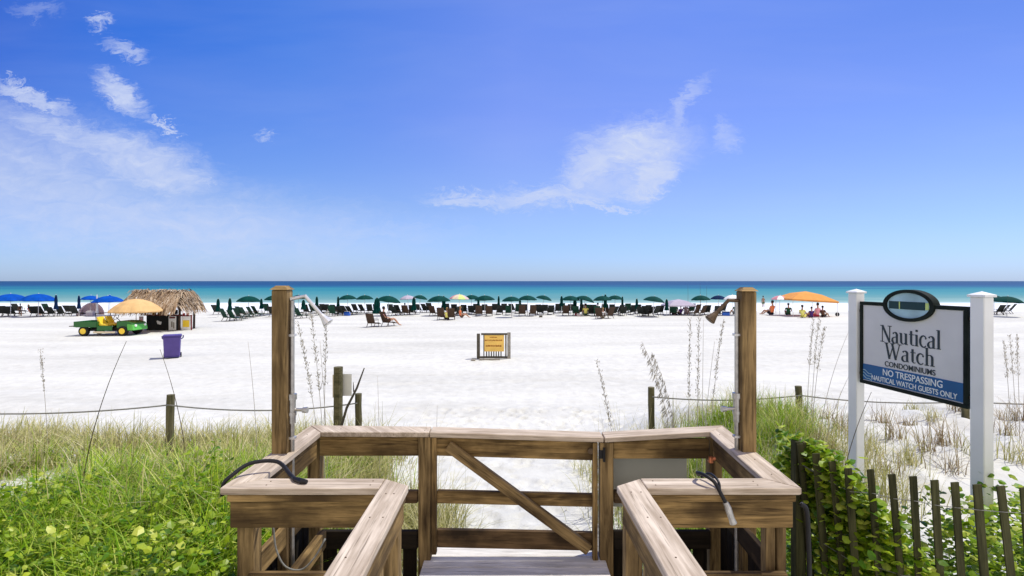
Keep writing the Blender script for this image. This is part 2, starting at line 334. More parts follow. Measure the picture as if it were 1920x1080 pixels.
# ------------------------------------------------------------------ ground (one sheet of sand)
def ground_z(x, y, fine=True):
    if y > 50: z = -.05*(y-50) if y < 90 else -2-(y-90)*.02
    else: z = 0
    left = 1-sm(-2.2, -1.2, x); right = sm(1.2, 3.6, x)
    n = noise.noise(Vector((x*.35, y*.35, 2)))
    dl = (.92*(1-sm(4.2, 11.5, y)))*(1+.18*n)
    dr = (.62+.42*sm(3, 7.0, y))*(1-sm(7.9, 12.6, y))*(1+.1*n)
    dr += (.11*noise.noise(Vector((x*1.1, y*1.5, 5)))+.06*noise.noise(Vector((x*3.3, y*3.3, 8))))*(1-sm(8, 11, y))
    pz = .26*(1-sm(5.0, 11, y))
    far = 1-sm(13, 45, abs(x))*.5
    z += (dl*left + dr*right + pz*(1-left)*(1-right))*far if y < 13 else 0
    if fine and y < 40:
        a = 1-sm(14, 40, y)
        z += a*(.05*noise.noise(Vector((x*.5, y*.5, 9)))+.028*noise.noise(Vector((x*2.1, y*2.1, 3)))+.012*noise.noise(Vector((x*6, y*6, 1))))
        if y > 12:
            for (yc, sl, cv) in ((15.5,.12,.004), (16.9,.12,.004), (21,-.1,.003), (22.6,-.1,.003), (27,.05,-.002), (28.5,.05,-.002)):
                dd = (y-(yc+sl*x+cv*x*x))/.22
                if abs(dd) < 2: z -= .03*math.exp(-dd*dd*2)
    return z
def axis(bps):
    o = []
    for (a, b, st) in bps:
        n = max(1, int(round((b-a)/st)))
        o += [a+(b-a)*i/n for i in range(n)]
    o.append(bps[-1][1]); return o
xs = axis([(-6000,-600,900), (-600,-80,40), (-80,-20,3), (-20,-7,.35), (-7,-2,.12), (-2,2.2,.05), (2.2,8,.08), (8,20,.35), (20,80,3), (80,600,40), (600,6000,900)])
ys = axis([(-40,0,4), (0,4,.25), (4,12.5,.06), (12.5,30,.14), (30,50,.8), (50,95,1.5), (95,400,60)])
foot = [(random.uniform(-1.6, 2.4)*(1+(y_-4)/14), y_, random.uniform(0, 3.14), random.uniform(.09, .14)) for y_ in [random.uniform(4.6, 12.3) for _ in range(620)]]
cell = {}
for fp in foot: cell.setdefault((int(fp[0]//.4), int(fp[1]//.4)), []).append(fp)
def foot_dz(x, y):
    d = 0; ci, cj = int(x//.4), int(y//.4)
    for i in (ci-1, ci, ci+1):
        for j in (cj-1, cj, cj+1):
            for (fx, fy, a, r) in cell.get((i, j), ()):
                dx, dy = x-fx, y-fy; c, s = math.cos(a), math.sin(a); p = (dx*c+dy*s)/r; q = (-dx*s+dy*c)/(r*.55); k = p*p+q*q
                if k < 4: d += -.045*math.exp(-k*1.4)+.02*math.exp(-(k-1.9)**2*2)
    return max(d, -.06)
gv = []; nx = len(xs); ny = len(ys)
for y in ys:
    for x in xs:
        z = ground_z(x, y)
        if 4.4 < y < 12.6 and -4 < x < 5.5: z += foot_dz(x, y)
        gv.append((x, y, z))
gf = [(j*nx+i, j*nx+i+1, (j+1)*nx+i+1, (j+1)*nx+i) for j in range(ny-1) for i in range(nx-1)]
m, t, b = mat_base('white_sand'); nn, ll = t.nodes, t.links
b.inputs['Roughness'].default_value = .95; b.inputs['Specular IOR Level'].default_value = .05
co = nn.new('ShaderNodeTexCoord')
def tn(scale, det, vec_scale=(1,1,1), rough=.6):
    mp = nn.new('ShaderNodeMapping'); mp.inputs['Scale'].default_value = vec_scale; ll.new(co.outputs['Object'], mp.inputs[0])
    n = nn.new('ShaderNodeTexNoise'); n.inputs['Scale'].default_value = scale; n.inputs['Detail'].default_value = det; n.inputs['Roughness'].default_value = rough; ll.new(mp.outputs[0], n.inputs['Vector']); return n.outputs[0]
big = tn(.35, 6, (.25, 1, 1)); small = tn(3.5, 8); grain = tn(60, 4)
r = nn.new('ShaderNodeValToRGB'); e = r.color_ramp.elements; e[0].position = .35; e[1].position = .62
e[0].color = (.51,.507,.465,1); e[1].color = (.675,.675,.625,1)
ll.new(wm('ADD', wm('MULTIPLY', big, .6, tree=t), wm('MULTIPLY', small, .4, tree=t), tree=t), r.inputs[0])
ll.new(r.outputs[0], b.inputs['Base Color'])
# mottled footprints everywhere on the beach
vo = nn.new('ShaderNodeTexVoronoi'); vo.inputs['Scale'].default_value = 2.6; vo.inputs['Randomness'].default_value = 1; vo.feature = 'SMOOTH_F1'; ll.new(co.outputs['Object'], vo.inputs['Vector'])
b1 = nn.new('ShaderNodeBump'); b1.inputs['Strength'].default_value = .8; b1.inputs['Distance'].default_value = .05; ll.new(wm('ADD', wm('MULTIPLY', vo.outputs['Distance'], .35, tree=t), wm('MULTIPLY', small, .8, tree=t), tree=t), b1.inputs['Height'])
b2 = nn.new('ShaderNodeBump'); b2.inputs['Strength'].default_value = .4; b2.inputs['Distance'].default_value = .004; ll.new(grain, b2.inputs['Height']); ll.new(b1.outputs[0], b2.inputs['Normal']); ll.new(b2.outputs[0], b.inputs['Normal'])
M['sand'] = m
g = raw('sand', gv, gf, m, smooth=True); tag(g, 'white sand beach with footprints running down to the surf', 'sand', kind='structure')

# ------------------------------------------------------------------ sea
sx_ = axis([(-40000,-2000,9000), (-2000,-200,200), (-200,200,4), (200,2000,200), (2000,40000,9000)])
sy_ = axis([(57,110,1.2), (110,400,12), (400,3000,300), (3000,60000,9500)])
sv = []
for y in sy_:
    for x in sx_:
        a = 1-sm(85, 140, y); z = -.6+a*.16*max(0, math.sin(y*.42+2.2*noise.noise(Vector((x*.02, y*.05, 0)))))*(1+noise.noise(Vector((x*.05, y*.1, 4))))
        if y < 62: z = -.6
        sv.append((x, y, z))
n_ = len(sx_); sf = [(j*n_+i, j*n_+i+1, (j+1)*n_+i+1, (j+1)*n_+i) for j in range(len(sy_)-1) for i in range(n_-1)]
m, t, b = mat_base('sea_water'); nn, ll = t.nodes, t.links
co = nn.new('ShaderNodeTexCoord'); sp = nn.new('ShaderNodeSeparateXYZ'); ll.new(co.outputs['Object'], sp.inputs[0])
mp = nn.new('ShaderNodeMapping'); mp.inputs['Scale'].default_value = (.012, .05, 1); ll.new(co.outputs['Object'], mp.inputs[0])
nz = nn.new('ShaderNodeTexNoise'); nz.inputs['Scale'].default_value = 1; nz.inputs['Detail'].default_value = 5; ll.new(mp.outputs[0], nz.inputs['Vector'])
dep = wm('DIVIDE', 3504.0, sp.outputs[1], tree=t)                # seabed shoals towards the shore
dep = wm('ADD', dep, wm('MULTIPLY', wm('SUBTRACT', nz.outputs[0], .5, tree=t), 14.0, tree=t), tree=t)
mr = nn.new('ShaderNodeMapRange'); ll.new(dep, mr.inputs[0]); mr.inputs[1].default_value = 0; mr.inputs[2].default_value = 60
r = nn.new('ShaderNodeValToRGB'); e = r.color_ramp.elements
st = [(0,(.012,.065,.15)), (7,(.006,.06,.17)), (11,(.008,.12,.22)), (15,(.02,.20,.25)), (24,(.06,.25,.27)), (33,(.13,.29,.28)), (39,(.25,.41,.38)), (46,(.45,.6,.58))]  # farthest stop greyer: slight horizon haze put into the water colour
while len(e) > 1: e.remove(e[-1])
for i, (p_, c_) in enumerate(st):
    el = e[0] if i == 0 else e.new(p_/60)
    el.position = p_/60; el.color = c_+(1,)
ll.new(mr.outputs[0], r.inputs[0])
mpf = nn.new('ShaderNodeMapping'); mpf.inputs['Scale'].default_value = (.05, .35, 1); ll.new(co.outputs['Object'], mpf.inputs[0])
nf = nn.new('ShaderNodeTexNoise'); nf.inputs['Scale'].default_value = 1; nf.inputs['Detail'].default_value = 7; nf.inputs['Distortion'].default_value = .7; ll.new(mpf.outputs[0], nf.inputs['Vector'])
fo = wm('ADD', wm('MULTIPLY', wm('SUBTRACT', nf.outputs[0], .5, tree=t), 9.0, tree=t), wm('SUBTRACT', wm('DIVIDE', 3504.0, sp.outputs[1], tree=t), 41.0, tree=t), tree=t)
fm = nn.new('ShaderNodeMapRange'); ll.new(fo, fm.inputs[0]); fm.inputs[1].default_value = -1.5; fm.inputs[2].default_value = 1.5
mm = nn.new('ShaderNodeMix'); mm.data_type = 'RGBA'; ll.new(fm.outputs[0], mm.inputs[0]); ll.new(r.outputs[0], mm.inputs[6]); mm.inputs[7].default_value = (.80,.84,.85,1)
ll.new(mm.outputs[2], b.inputs['Base Color']); b.inputs['Roughness'].default_value = .55; b.inputs['Specular IOR Level'].default_value = .12
mpb = nn.new('ShaderNodeMapping'); mpb.inputs['Scale'].default_value = (.25, .9, 1); ll.new(co.outputs['Object'], mpb.inputs[0])
nb = nn.new('ShaderNodeTexNoise'); nb.inputs['Scale'].default_value = 1; nb.inputs['Detail'].default_value = 6; ll.new(mpb.outputs[0], nb.inputs['Vector'])
bp = nn.new('ShaderNodeBump'); bp.inputs['Strength'].default_value = .35; bp.inputs['Distance'].default_value = .3; ll.new(nb.outputs[0], bp.inputs['Height']); ll.new(bp.outputs[0], b.inputs['Normal'])
s_ = raw('sea', sv, sf, m, smooth=True); tag(s_, 'turquoise sea with white surf and dark blue offshore water', 'sea', kind='structure')

# ------------------------------------------------------------------ boardwalk
ZC = 1.97; ZD = 1.05; CT = .036
def P(x, y, z=ZC): return Vector((x, y, z))
# deck boards in the middle strip, walkway towards the camera and three steps down to the sand
dk = MB()
y = -2.0
while y < 3.98:
    dk.box((.02, y+.068, ZD-.018), (1.30, .134, .036)); y += .1395
dk.build('boardwalk_deck', M['deck'], None, bevel=.003)['kind'] = 'structure'
tag(bpy.data.objects['boardwalk_deck'], 'sand-bleached boardwalk floor below the gate', 'deck')
st_ = root('beach_steps', (.03, 4.2, .2), 'bleached wooden steps leading down from the gate to the sand', 'steps')
for i in range(4):
    yy_ = 4.03+i*.29; zz = ZD-.19*(i+1)
    for k in range(2): beam('tread', (-.55, yy_+.07+k*.142, zz), (.61, yy_+.07+k*.142, zz), .136, .036, M['deck'], st_)
for sx2 in (-.57, .63): beam('stringer', (sx2, 3.99, ZD-.16), (sx2, 5.15, .10), .036, .2, M['board'], st_)

# left railing
LR = root('wooden_railing', (-1.0, 3.2, .3), 'weathered wooden railing left of the gate, wrapping the left shower bay', 'railing')
zl, zg = ZC, ZC-.038
plank('cap_board', [P(-.598,3.80), P(-.594,3.655), P(-1.365,3.665), P(-1.51,3.84)][::-1], CT, M['cap'], LR)
plank('cap_board', [P(-1.368,3.660), P(-1.368,2.806), P(-1.525,2.672), P(-1.512,3.834)], CT, M['cap'], LR)
bpy_fix = None
plank('cap_board', [P(-1.523,2.668), P(-.696,2.668), P(-.696,2.803), P(-1.364,2.803)], CT, M['cap'], LR)
plank('cap_board', [P(-.548,2.707), P(-.551,.9), P(-.694,.9), P(-.692,2.800)], CT, M['cap'], LR)
def fascia(root_, p0, p1, zt, h, t=.036, mat='board', nm='rail_board'):
    return beam(nm, (p0[0], p0[1], zt-h/2), (p1[0], p1[1], zt-h/2), t, h, M[mat], root_)
zt = ZC-CT-.002
fascia(LR, (-.674,3.70), (-1.385,3.70), zt, .14)
fascia(LR, (-1.405,3.64), (-1.405,2.83), zt, .14)
beam('trim_strip', (-1.49,2.692,zt-.019), (-.70,2.692,zt-.019), .036, .036, M['board'], LR)
fascia(LR, (-1.49,2.722), (-.68,2.722), zt-.002, .185)
fascia(LR, (-.580,2.66), (-.583,.9), zt, .14); beam('trim_strip', (-.562-.0,2.68,zt-.019), (-.565,.9,zt-.019), .012, .034, M['board'], LR)
# posts
def post(root_, x0, x1, y0, y1, z0, z1, mat='post', nm='post'):
    return beam(nm, ((x0+x1)/2, (y0+y1)/2, z1), ((x0+x1)/2, (y0+y1)/2, z0), y1-y0, x1-x0, M[mat], root_, up=Vector((1,0,0)))
post(LR, -.672, -.583, 3.665, 3.755, .15, zt)
post(LR, -1.475, -1.385, 2.745, 2.835, .2, zt-.18); post(LR, -1.49, -1.40, 3.725, 3.81, .2, zt-.001); 
post(LR, -.675, -.598, 2.30, 2.39, .2, zt-.001); post(LR, -.675, -.598, 1.0, 1.09, .2, zt-.001)
post(LR, -.70, -.61, 2.745, 2.83, .2, zt-.18)
# mid and low rails
def rails(root_, p0, p1, zs, t=.036):
    for (ztop, h, mat) in zs: beam('low_rail', (p0[0], p0[1], ztop-h/2), (p1[0], p1[1], ztop-h/2), t, h, M[mat], root_)
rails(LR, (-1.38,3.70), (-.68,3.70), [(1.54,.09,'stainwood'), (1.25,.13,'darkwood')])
rails(LR, (-1.43,3.64), (-1.43,2.85), [(1.52,.13,'board')]); rails(LR, (-1.40,2.725), (-.70,2.725), [(1.50,.09,'board')])
rails(LR, (-1.33,3.6), (-1.33,2.85), [(1.30,.12,'board')], .05)
# screw heads pressed into the cap boards
def screws(root_, pts):
    for (x, y, z) in pts:
        b__ = MB(); b__.tube([(x, y, z+.0002), (x, y, z+.0018)], [.0045, .0035], 8); b__.build('screw', M['bronze'], root_, matrix=loc_parent(root_))
screws(LR, [(-1.44,3.60,ZC), (-1.41,3.2,ZC), (-1.44,2.86,ZC), (-1.30,2.76,ZC), (-1.30,2.71,ZC), (-.75,2.765,ZC), (-.75,2.71,ZC), (-1.25,3.74,ZC), (-.63,3.70,ZC), (-.63,3.76,ZC), (-.64,2.60,ZC), (-.60,2.60,ZC), (-.65,2.34,ZC), (-.59,2.34,ZC), (-.65,2.0,ZC)])
# dark bay walls of upright boards
def baywall(root_, p0, p1, z0, z1, n, mat='darkwood'):
    for i in range(n):
        a = i/n; b_ = (i+.86)/n; x0 = p0[0]+(p1[0]-p0[0])*a; y0 = p0[1]+(p1[1]-p0[1])*a; x1 = p0[0]+(p1[0]-p0[0])*b_; y1 = p0[1]+(p1[1]-p0[1])*b_
        hh = (z1-z0); zc_ = (z0+z1)/2+random.uniform(-.004,.004); dx, dy = x1-x0, y1-y0; w_ = math.hypot(dx, dy)
        beam('wall_board', ((x0+x1)/2, (y0+y1)/2, z1), ((x0+x1)/2, (y0+y1)/2, z0), w_, .02, M[mat], root_, up=Vector((-dy/w_, dx/w_, 0)))
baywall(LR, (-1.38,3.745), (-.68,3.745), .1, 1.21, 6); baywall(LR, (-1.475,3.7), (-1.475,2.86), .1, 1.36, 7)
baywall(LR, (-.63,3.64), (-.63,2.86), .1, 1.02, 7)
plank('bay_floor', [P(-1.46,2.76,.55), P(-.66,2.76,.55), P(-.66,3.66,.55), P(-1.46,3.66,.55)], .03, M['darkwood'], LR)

# right railing
RR = root('wooden_railing', (1.05, 3.2, .3), 'weathered wooden railing right of the gate, wrapping the right shower bay', 'railing')
plank('cap_board', [P(.664,3.80,zg), P(1.58,3.84), P(1.42,3.668), P(.664,3.655,zg)], CT, M['cap'], RR)
plank('cap_board', [P(1.578,3.834), P(1.512,2.672), P(1.372,2.812), P(1.417,3.664)][::-1], CT, M['cap'], RR)
plank('cap_board', [P(.706,2.668), P(1.508,2.668), P(1.37,2.808), P(.703,2.803)], CT, M['cap'], RR)
plank('cap_board', [P(.552,2.700), P(.590,.9), P(.736,.9), P(.699,2.800)], CT, M['cap'], RR)
fascia(RR, (.729,3.70), (1.42,3.70), zt-.02, .14); fascia(RR, (1.445,3.64), (1.405,2.83), zt, .14)
beam('trim_strip', (.71,2.692,zt-.019), (1.485,2.692,zt-.019), .036, .036, M['board'], RR)
fascia(RR, (.69,2.722), (1.485,2.722), zt-.002, .185)
fascia(RR, (.592,2.65), (.628,.9), zt, .14); beam('trim_strip', (.573,2.66,zt-.019), (.608,.9,zt-.019), .010, .034, M['board'], RR)
beam('trim_strip', (.712,2.66,zt-.019), (.735,.9,zt-.019), .010, .034, M['board'], RR)
post(RR, .632, .727, 3.665, 3.755, .15, zt-.04); post(RR, 1.375, 1.425, 2.77, 2.835, .2, zt-.18); post(RR, 1.435, 1.485, 2.77, 2.835, .2, zt-.001-.18)
post(RR, 1.44, 1.53, 3.725, 3.81, .2, zt-.001); post(RR, .612, .70, 2.30, 2.39, .2, zt-.001); post(RR, .64, .725, 1.0, 1.09, .2, zt-.001); post(RR, .61, .70, 2.745, 2.83, .2, zt-.18)
rails(RR, (.735,3.70), (1.43,3.70), [(1.54,.09,'stainwood'), (1.25,.13,'darkwood')])
rails(RR, (1.47,3.64), (1.44,2.85), [(1.52,.13,'stainwood')]); rails(RR, (.70,2.725), (1.46,2.725), [(1.50,.09,'board')])
rails(RR, (1.12,3.66), (1.12,2.76), [(1.16,.09,'board')], .05)
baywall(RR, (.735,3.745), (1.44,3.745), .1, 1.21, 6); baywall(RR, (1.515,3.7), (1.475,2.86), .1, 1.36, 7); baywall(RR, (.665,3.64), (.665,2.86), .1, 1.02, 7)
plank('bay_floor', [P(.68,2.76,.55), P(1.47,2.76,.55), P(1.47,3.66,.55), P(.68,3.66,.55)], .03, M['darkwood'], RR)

screws(RR, [(1.46,3.60,ZC), (1.47,3.1,ZC), (1.45,2.86,ZC), (1.30,2.76,ZC), (1.30,2.71,ZC), (.76,2.765,ZC), (.76,2.71,ZC), (.61,2.62,ZC), (.66,2.62,ZC), (.62,2.34,ZC), (.68,2.34,ZC), (.64,2.0,ZC)])
# gate, sagging a little at the latch side
GT = root('wooden_gate', (0, 3.7, 1.1), 'weathered wooden gate with a diagonal brace across the walkway', 'gate')
gl, gr = -.588, .655
plank('cap_board', [P(gl,3.655), P(gr,3.655,zg), P(gr,3.80,zg), P(gl,3.80)], CT, M['cap'], GT)
beam('top_rail', (gl+.008,3.715,zt-.073), (gr-.04,3.715,zt-.073-.036), .036, .14, M['board'], GT)
beam('stile', (gl+.028,3.688,zt-.003), (gl+.028,3.688,1.09), .05, .036, M['board'], GT, up=Vector((1,0,0)))
beam('stile', (gr-.058,3.688,zt-.04), (gr-.058,3.688,1.02), .05, .036, M['board'], GT, up=Vector((1,0,0)))
beam('mid_rail', (gl+.045,3.715,1.49), (gr-.04,3.715,1.462), .036, .092, M['board'], GT)
beam('low_rail', (gl+.045,3.715,1.19), (gr-.04,3.715,1.165), .036, .13, M['stainwood'], GT)
beam('brace', W(840,835,3.672), W(1104,1030,3.66), .05, .075, M['post'], GT)
hg = MB(); hg.bx(gr-.035, gr+.0, 3.66, 3.672, 1.78, 1.84); hg.tube([(gr+.003,3.655,1.76), (gr+.003,3.655,1.86)], .009); hg.build('latch', M['rubber'], GT, matrix=loc_parent(GT))
hs = MB(); hs.tube([(gr-.09,3.69,1.83), (gr-.09,3.668,1.83)], .022, 12); hs.build('spring_cup', M['bronze'], GT, matrix=loc_parent(GT))

# grey panel behind the right bay
pn = MB(); pn.bx(.735, 1.31, 3.835, 3.85, 1.36, 1.86)
tag(pn.build('blank_panel', M['panel'], None, bevel=.002), 'blank pale grey board fixed behind the rail right of the gate', 'board')
# ------------------------------------------------------------------ showers
def curve_pts(pts, n=6):
    out = []
    P_ = [Vector(p) for p in pts]; P_ = [P_[0]*2-P_[1]]+P_+[P_[-1]*2-P_[-2]]
    for i in range(1, len(P_)-2):
        for k in range(n):
            t_ = k/n; a, b_, c, d = P_[i-1:i+3]
            out.append(.5*((2*b_)+(c-a)*t_+(2*a-5*b_+4*c-d)*t_*t_+(3*b_-a-3*c+d)*t_**3))
    out.append(P_[-2]); return out
def shower(x0, x1, y0, z1, sgn, label, arm, armmat, headmat):
    rt = root('shower_post', ((x0+x1)/2, y0+.045, .3), label, 'outdoor shower'); lo = -rt.location
    def B(mb, nm, mat, par=rt, **k):
        mb.v = [tuple(Vector(v)+(lo if par is rt else Vector((0,0,0)))) for v in mb.v]; return mb.build(nm, mat, par, **k)
    beam('post', ((x0+x1)/2, y0+.046, z1), ((x0+x1)/2, y0+.046, .3), .092, x1-x0, M['post'], rt, up=Vector((1,0,0)), bevel=.006)
    c = MB(); xm = (x0+x1)/2; ym = y0+.046; h = (x1-x0)/2+.008
    c.v = [(xm-h,ym-h,z1+.001), (xm+h,ym-h,z1+.001), (xm+h,ym+h,z1+.001), (xm-h,ym+h,z1+.001), (xm-h*.5,ym-h*.5,z1+.026), (xm+h*.5,ym-h*.5,z1+.026), (xm+h*.5,ym+h*.5,z1+.026), (xm-h*.5,ym+h*.5,z1+.026)]
    c.f = [(0,1,2,3), (4,5,6,7), (0,1,5,4), (1,2,6,5), (2,3,7,6), (3,0,4,7)]; B(c, 'post_top', M['board'])
    xs_ = x1 if sgn > 0 else x0; xp = xs_+sgn*.016
    p = MB(); p.tube([(xp,ym,.5), (xp,ym,z1-.07)], .013, 10); p.tube([(xp,ym,2.15), (xp,ym,2.33)], .021, 10); p.tube([(xp,ym,2.30),(xp,ym,2.335)], .028, 10); p.tube([(xp,ym,2.20),(xp,ym,2.22)], .026, 10)
    B(p, 'pipe', M['chrome'], smooth=False)
    a = MB(); a.tube([(xp-sgn*.012,ym,z1-.06)]+[tuple(q) for q in arm], .0125, 10); B(a, 'shower_arm', armmat)
    d = (Vector(arm[-1])-Vector(arm[-2])).normalized(); e0 = Vector(arm[-1]); hd = MB(); hd.tube([e0, e0+d*.02, e0+d*.07, e0+d*.075], [.014,.018,.036,.03], 12); B(hd, 'shower_head', headmat)
    v = MB(); v.tube([(xp,ym,2.235), (xp+sgn*.09,ym-.01,2.235)], .011, 8); v.tube([(xp+sgn*.07,ym-.01,2.235), (xp+sgn*.10,ym-.012,2.235)], [.017,.02], 10); B(v, 'valve_handle', M['chrome'])
    for zz in (2.7, 2.05):
        cl_ = MB(); cl_.bx(xp-.02, xp+.02, ym-.018, ym+.018, zz, zz+.014); B(cl_, 'pipe_clip', M['steel'])
    return rt
Yl = 3.20; l1 = W(572,555,3.26); l2 = W(602,590,3.26)
shower(-1.505, -1.408, 3.20, 2.995, 1, 'brown timber shower post on the left bay with a pale angled pipe arm', [l1, l2], M['steel'], M['steel'])
r1 = W(1366,563,3.28); r2 = W(1345,585,3.28)
shower(1.453, 1.545, 3.23, 2.985, -1, 'brown timber shower post on the right bay with a corroded brass head', [r1, r2], M['bronze'], M['bronze'])

# hoses
def hose(name, pts, r, label, cat, mat=M['rubber'], ends=None):
    rt = root(name, Vector(pts[0])-Vector((0,0,r)), label, cat); b_ = MB(); b_.tube([p-rt.location for p in curve_pts(pts)], r, 8); b_.build('hose', mat, rt, smooth=True)
    return rt
zc2 = ZC+.012
h = hose('rubber_hose', [P(-1.585,2.80,1.88), P(-1.555,2.76,1.955), P(-1.525,2.78,zc2+.01), P(-1.46,2.86,zc2+.05), P(-1.33,2.90,zc2+.045), P(-1.22,2.82,zc2+.0), P(-1.17,2.76,zc2)], .011, 'black rubber hose looped over the left railing corner', 'hose')
nzl = MB(); p_ = P(-1.17,2.76,zc2)-h.location; nzl.tube([p_, p_+Vector((.05,-.03,0)), p_+Vector((.08,-.04,.002))], [.013,.016,.010], 10); nzl.build('nozzle', M['rubber'], h)
hose('loose_cable', [W(512,985,2.85), W(518,1030,2.85), W(535,1062,2.85), W(565,1068,2.85), W(590,1045,2.87), W(610,1010,2.9)], .005, 'thin dark cable sagging in a loop inside the left shower bay', 'cable', M['rope'])
h2 = hose('foot_wash_hose', [P(1.02,2.80,zc2+.01), P(1.00,2.76,zc2+.035), P(1.02,2.71,zc2+.04), P(1.055,2.67,zc2+.02), P(1.085,2.645,ZC-.03), P(1.10,2.64,ZC-.06)], .010, 'black foot-wash hose with a steel nozzle hanging over the right railing', 'hose')
nb_ = MB(); q0 = P(1.10,2.64,ZC-.06)-h2.location; nb_.tube([q0, q0+Vector((.012,-.004,-.03)), q0+Vector((.03,-.008,-.085)), q0+Vector((.038,-.008,-.105))], [.014,.018,.016,.019], 12); nb_.build('nozzle', M['chrome'], h2)
lp = MB(); lp.tube([p-h2.location for p in curve_pts([P(1.03,2.79,zc2), P(1.06,2.76,zc2+.03), P(1.075,2.71,zc2+.03), P(1.08,2.67,zc2+.012), P(1.075,2.65,ZC-.02)])], .007, 8); lp.build('strap_loop', M['rubber'], h2, smooth=True)
hose('rubber_hose', [P(1.50,2.66,1.895), P(1.525,2.65,1.86), P(1.535,2.65,1.7), P(1.545,2.66,1.4), P(1.55,2.7,1.1)], .012, 'black hose running down outside the right railing corner', 'hose')
cf = MB(); c0 = W(1333,862,3.60); cf.tube([c0+Vector((0,.03,-.02)), c0, c0+Vector((.03,-.01,.012))], .012, 10); cf.tube([c0+Vector((0,0,-.02)), c0+Vector((0,0,.02))], .016, 10)
tag(cf.build('pipe_fitting', M['copper'], None), 'small orange copper tap fitting in the far corner of the right bay', 'tap')

# ------------------------------------------------------------------ condominium sign
L0 = Vector((3.53, 5.25, 0)); R0 = Vector((3.67, 4.0, 0)); sdir = (R0-L0).normalized(); snor = Vector((-sdir.y*-1, 0, 0))
snor = sdir.cross(Vector((0,0,1)))
SG = root('entrance_sign', Vector((3.6, 4.6, 1.0)), 'grey and blue condominium sign board hung between two square white posts', 'sign')
def sT(px):
    k = (px-960)/F; return (k*L0.y-L0.x)/(sdir.x-k*sdir.y)
def sUV(px, py):
    t_ = sT(px); D = L0.y+sdir.y*t_; return t_, CAMZ-(py-527)/F*D
SM = Matrix((sdir, Vector((0,0,1)), snor)).transposed().to_4x4(); SM.translation = L0; SM = loc_parent(SG) @ SM   # local: x along the sign, y up, z towards the viewer
def sbuild(mb, nm, mat, **k): return mb.build(nm, mat, SG, matrix=SM, **k)
b_ = MB(); b_.bx(.086,1.150,2.053,2.833,-.014,.014); sbuild(b_, 'sign_board', M['signgrey'])
b_ = MB(); b_.bx(.10,1.138,2.068,2.225,.0145,.018); sbuild(b_, 'blue_band', M['signblue'])
for (a, c, d, e) in ((.072,1.166,2.026,2.060), (.072,.108,2.061,2.81), (1.130,1.166,2.061,2.81), (.072,.40,2.811,2.845), (.86,1.166,2.811,2.845)):
    b_ = MB(); b_.bx(a, c, d, e, -.024, .026); sbuild(b_, 'frame_bar', M['signframe'], bevel=.004)
ec, ez, ea, eb = .626, 2.828, .262, .145
def ell(ra, rb, z0, z1, ri=None, ribb=None, n=48, clipz=None):
    b__ = MB(); o_ = [(ec+ra*math.cos(2*math.pi*i/n), ez+rb*math.sin(2*math.pi*i/n)) for i in range(n)]
    if ri is None: b__.prism([(x, y_, z0) for x, y_ in o_], (0, 0, z1-z0))
    else:
        i_ = [(ec+ri*math.cos(2*math.pi*i/n), ez+ribb*math.sin(2*math.pi*i/n)) for i in range(n)]
        b__.v = [(x, y_, z) for z in (z0, z1) for ring in (o_, i_) for x, y_ in ring]
        for i in range(n):
            j = (i+1) % n; b__.f += [(2*n+i, 2*n+j, 3*n+j, 3*n+i), (i, n+i, n+j, j), (i, j, 2*n+j, 2*n+i), (n+i, 3*n+i, 3*n+j, n+j)]
    return b__
sbuild(ell(ea-.02, eb-.018, -.0165, .022), 'oval_plaque', M['signpale'])
sbuild(ell(ea, eb, -.03, .036, ea-.038, eb-.030), 'oval_ring', M['signframe'])
b_ = MB(); b_.bx(ec-.20, ec+.17, ez-.035, ez+.035, .0222, .026); sbuild(b_, 'emblem_bar', M['signteal'])
b_ = MB(); b_.bx(ec-.09, ec-.08, ez-.034, ez+.034, .0262, .028); b_.bx(ec+.175, ec+.205, ez-.03, ez+.03, .0222, .026); sbuild(b_, 'emblem_mark', M['limeyellow'])
# serif capitals and lower case drawn as strokes: (points, width); y up, x-height 1
def stroke(b__, pts, w, z0, z1):
    pts = [Vector((p[0], p[1])) for p in pts]; ws_ = w if isinstance(w, (list, tuple)) else [w]*len(pts); l_, r_ = [], []
    for i, p in enumerate(pts):
        d = (pts[min(i+1, len(pts)-1)]-pts[max(i-1, 0)]).normalized(); n = Vector((-d.y, d.x))*ws_[i]/2; l_.append(p+n); r_.append(p-n)
    for i in range(len(pts)-1):
        q = [l_[i], l_[i+1], r_[i+1], r_[i]]; b__.prism([(v.x, v.y, z0) for v in q], (0, 0, z1-z0))
def arc(cx_, cy_, rx, ry, a0, a1, n=12): return [(cx_+rx*math.cos(R(a0+(a1-a0)*i/n)), cy_+ry*math.sin(R(a0+(a1-a0)*i/n))) for i in range(n+1)]
T1, T2 = .2, .07
def wv(n, a, b_, peak): return [a+(b_-a)*math.exp(-((i/n-peak)/.28)**2) for i in range(n+1)]
def ser(x, y_, w=.42): return ([(x-w/2, y_), (x+w/2, y_)], .065)
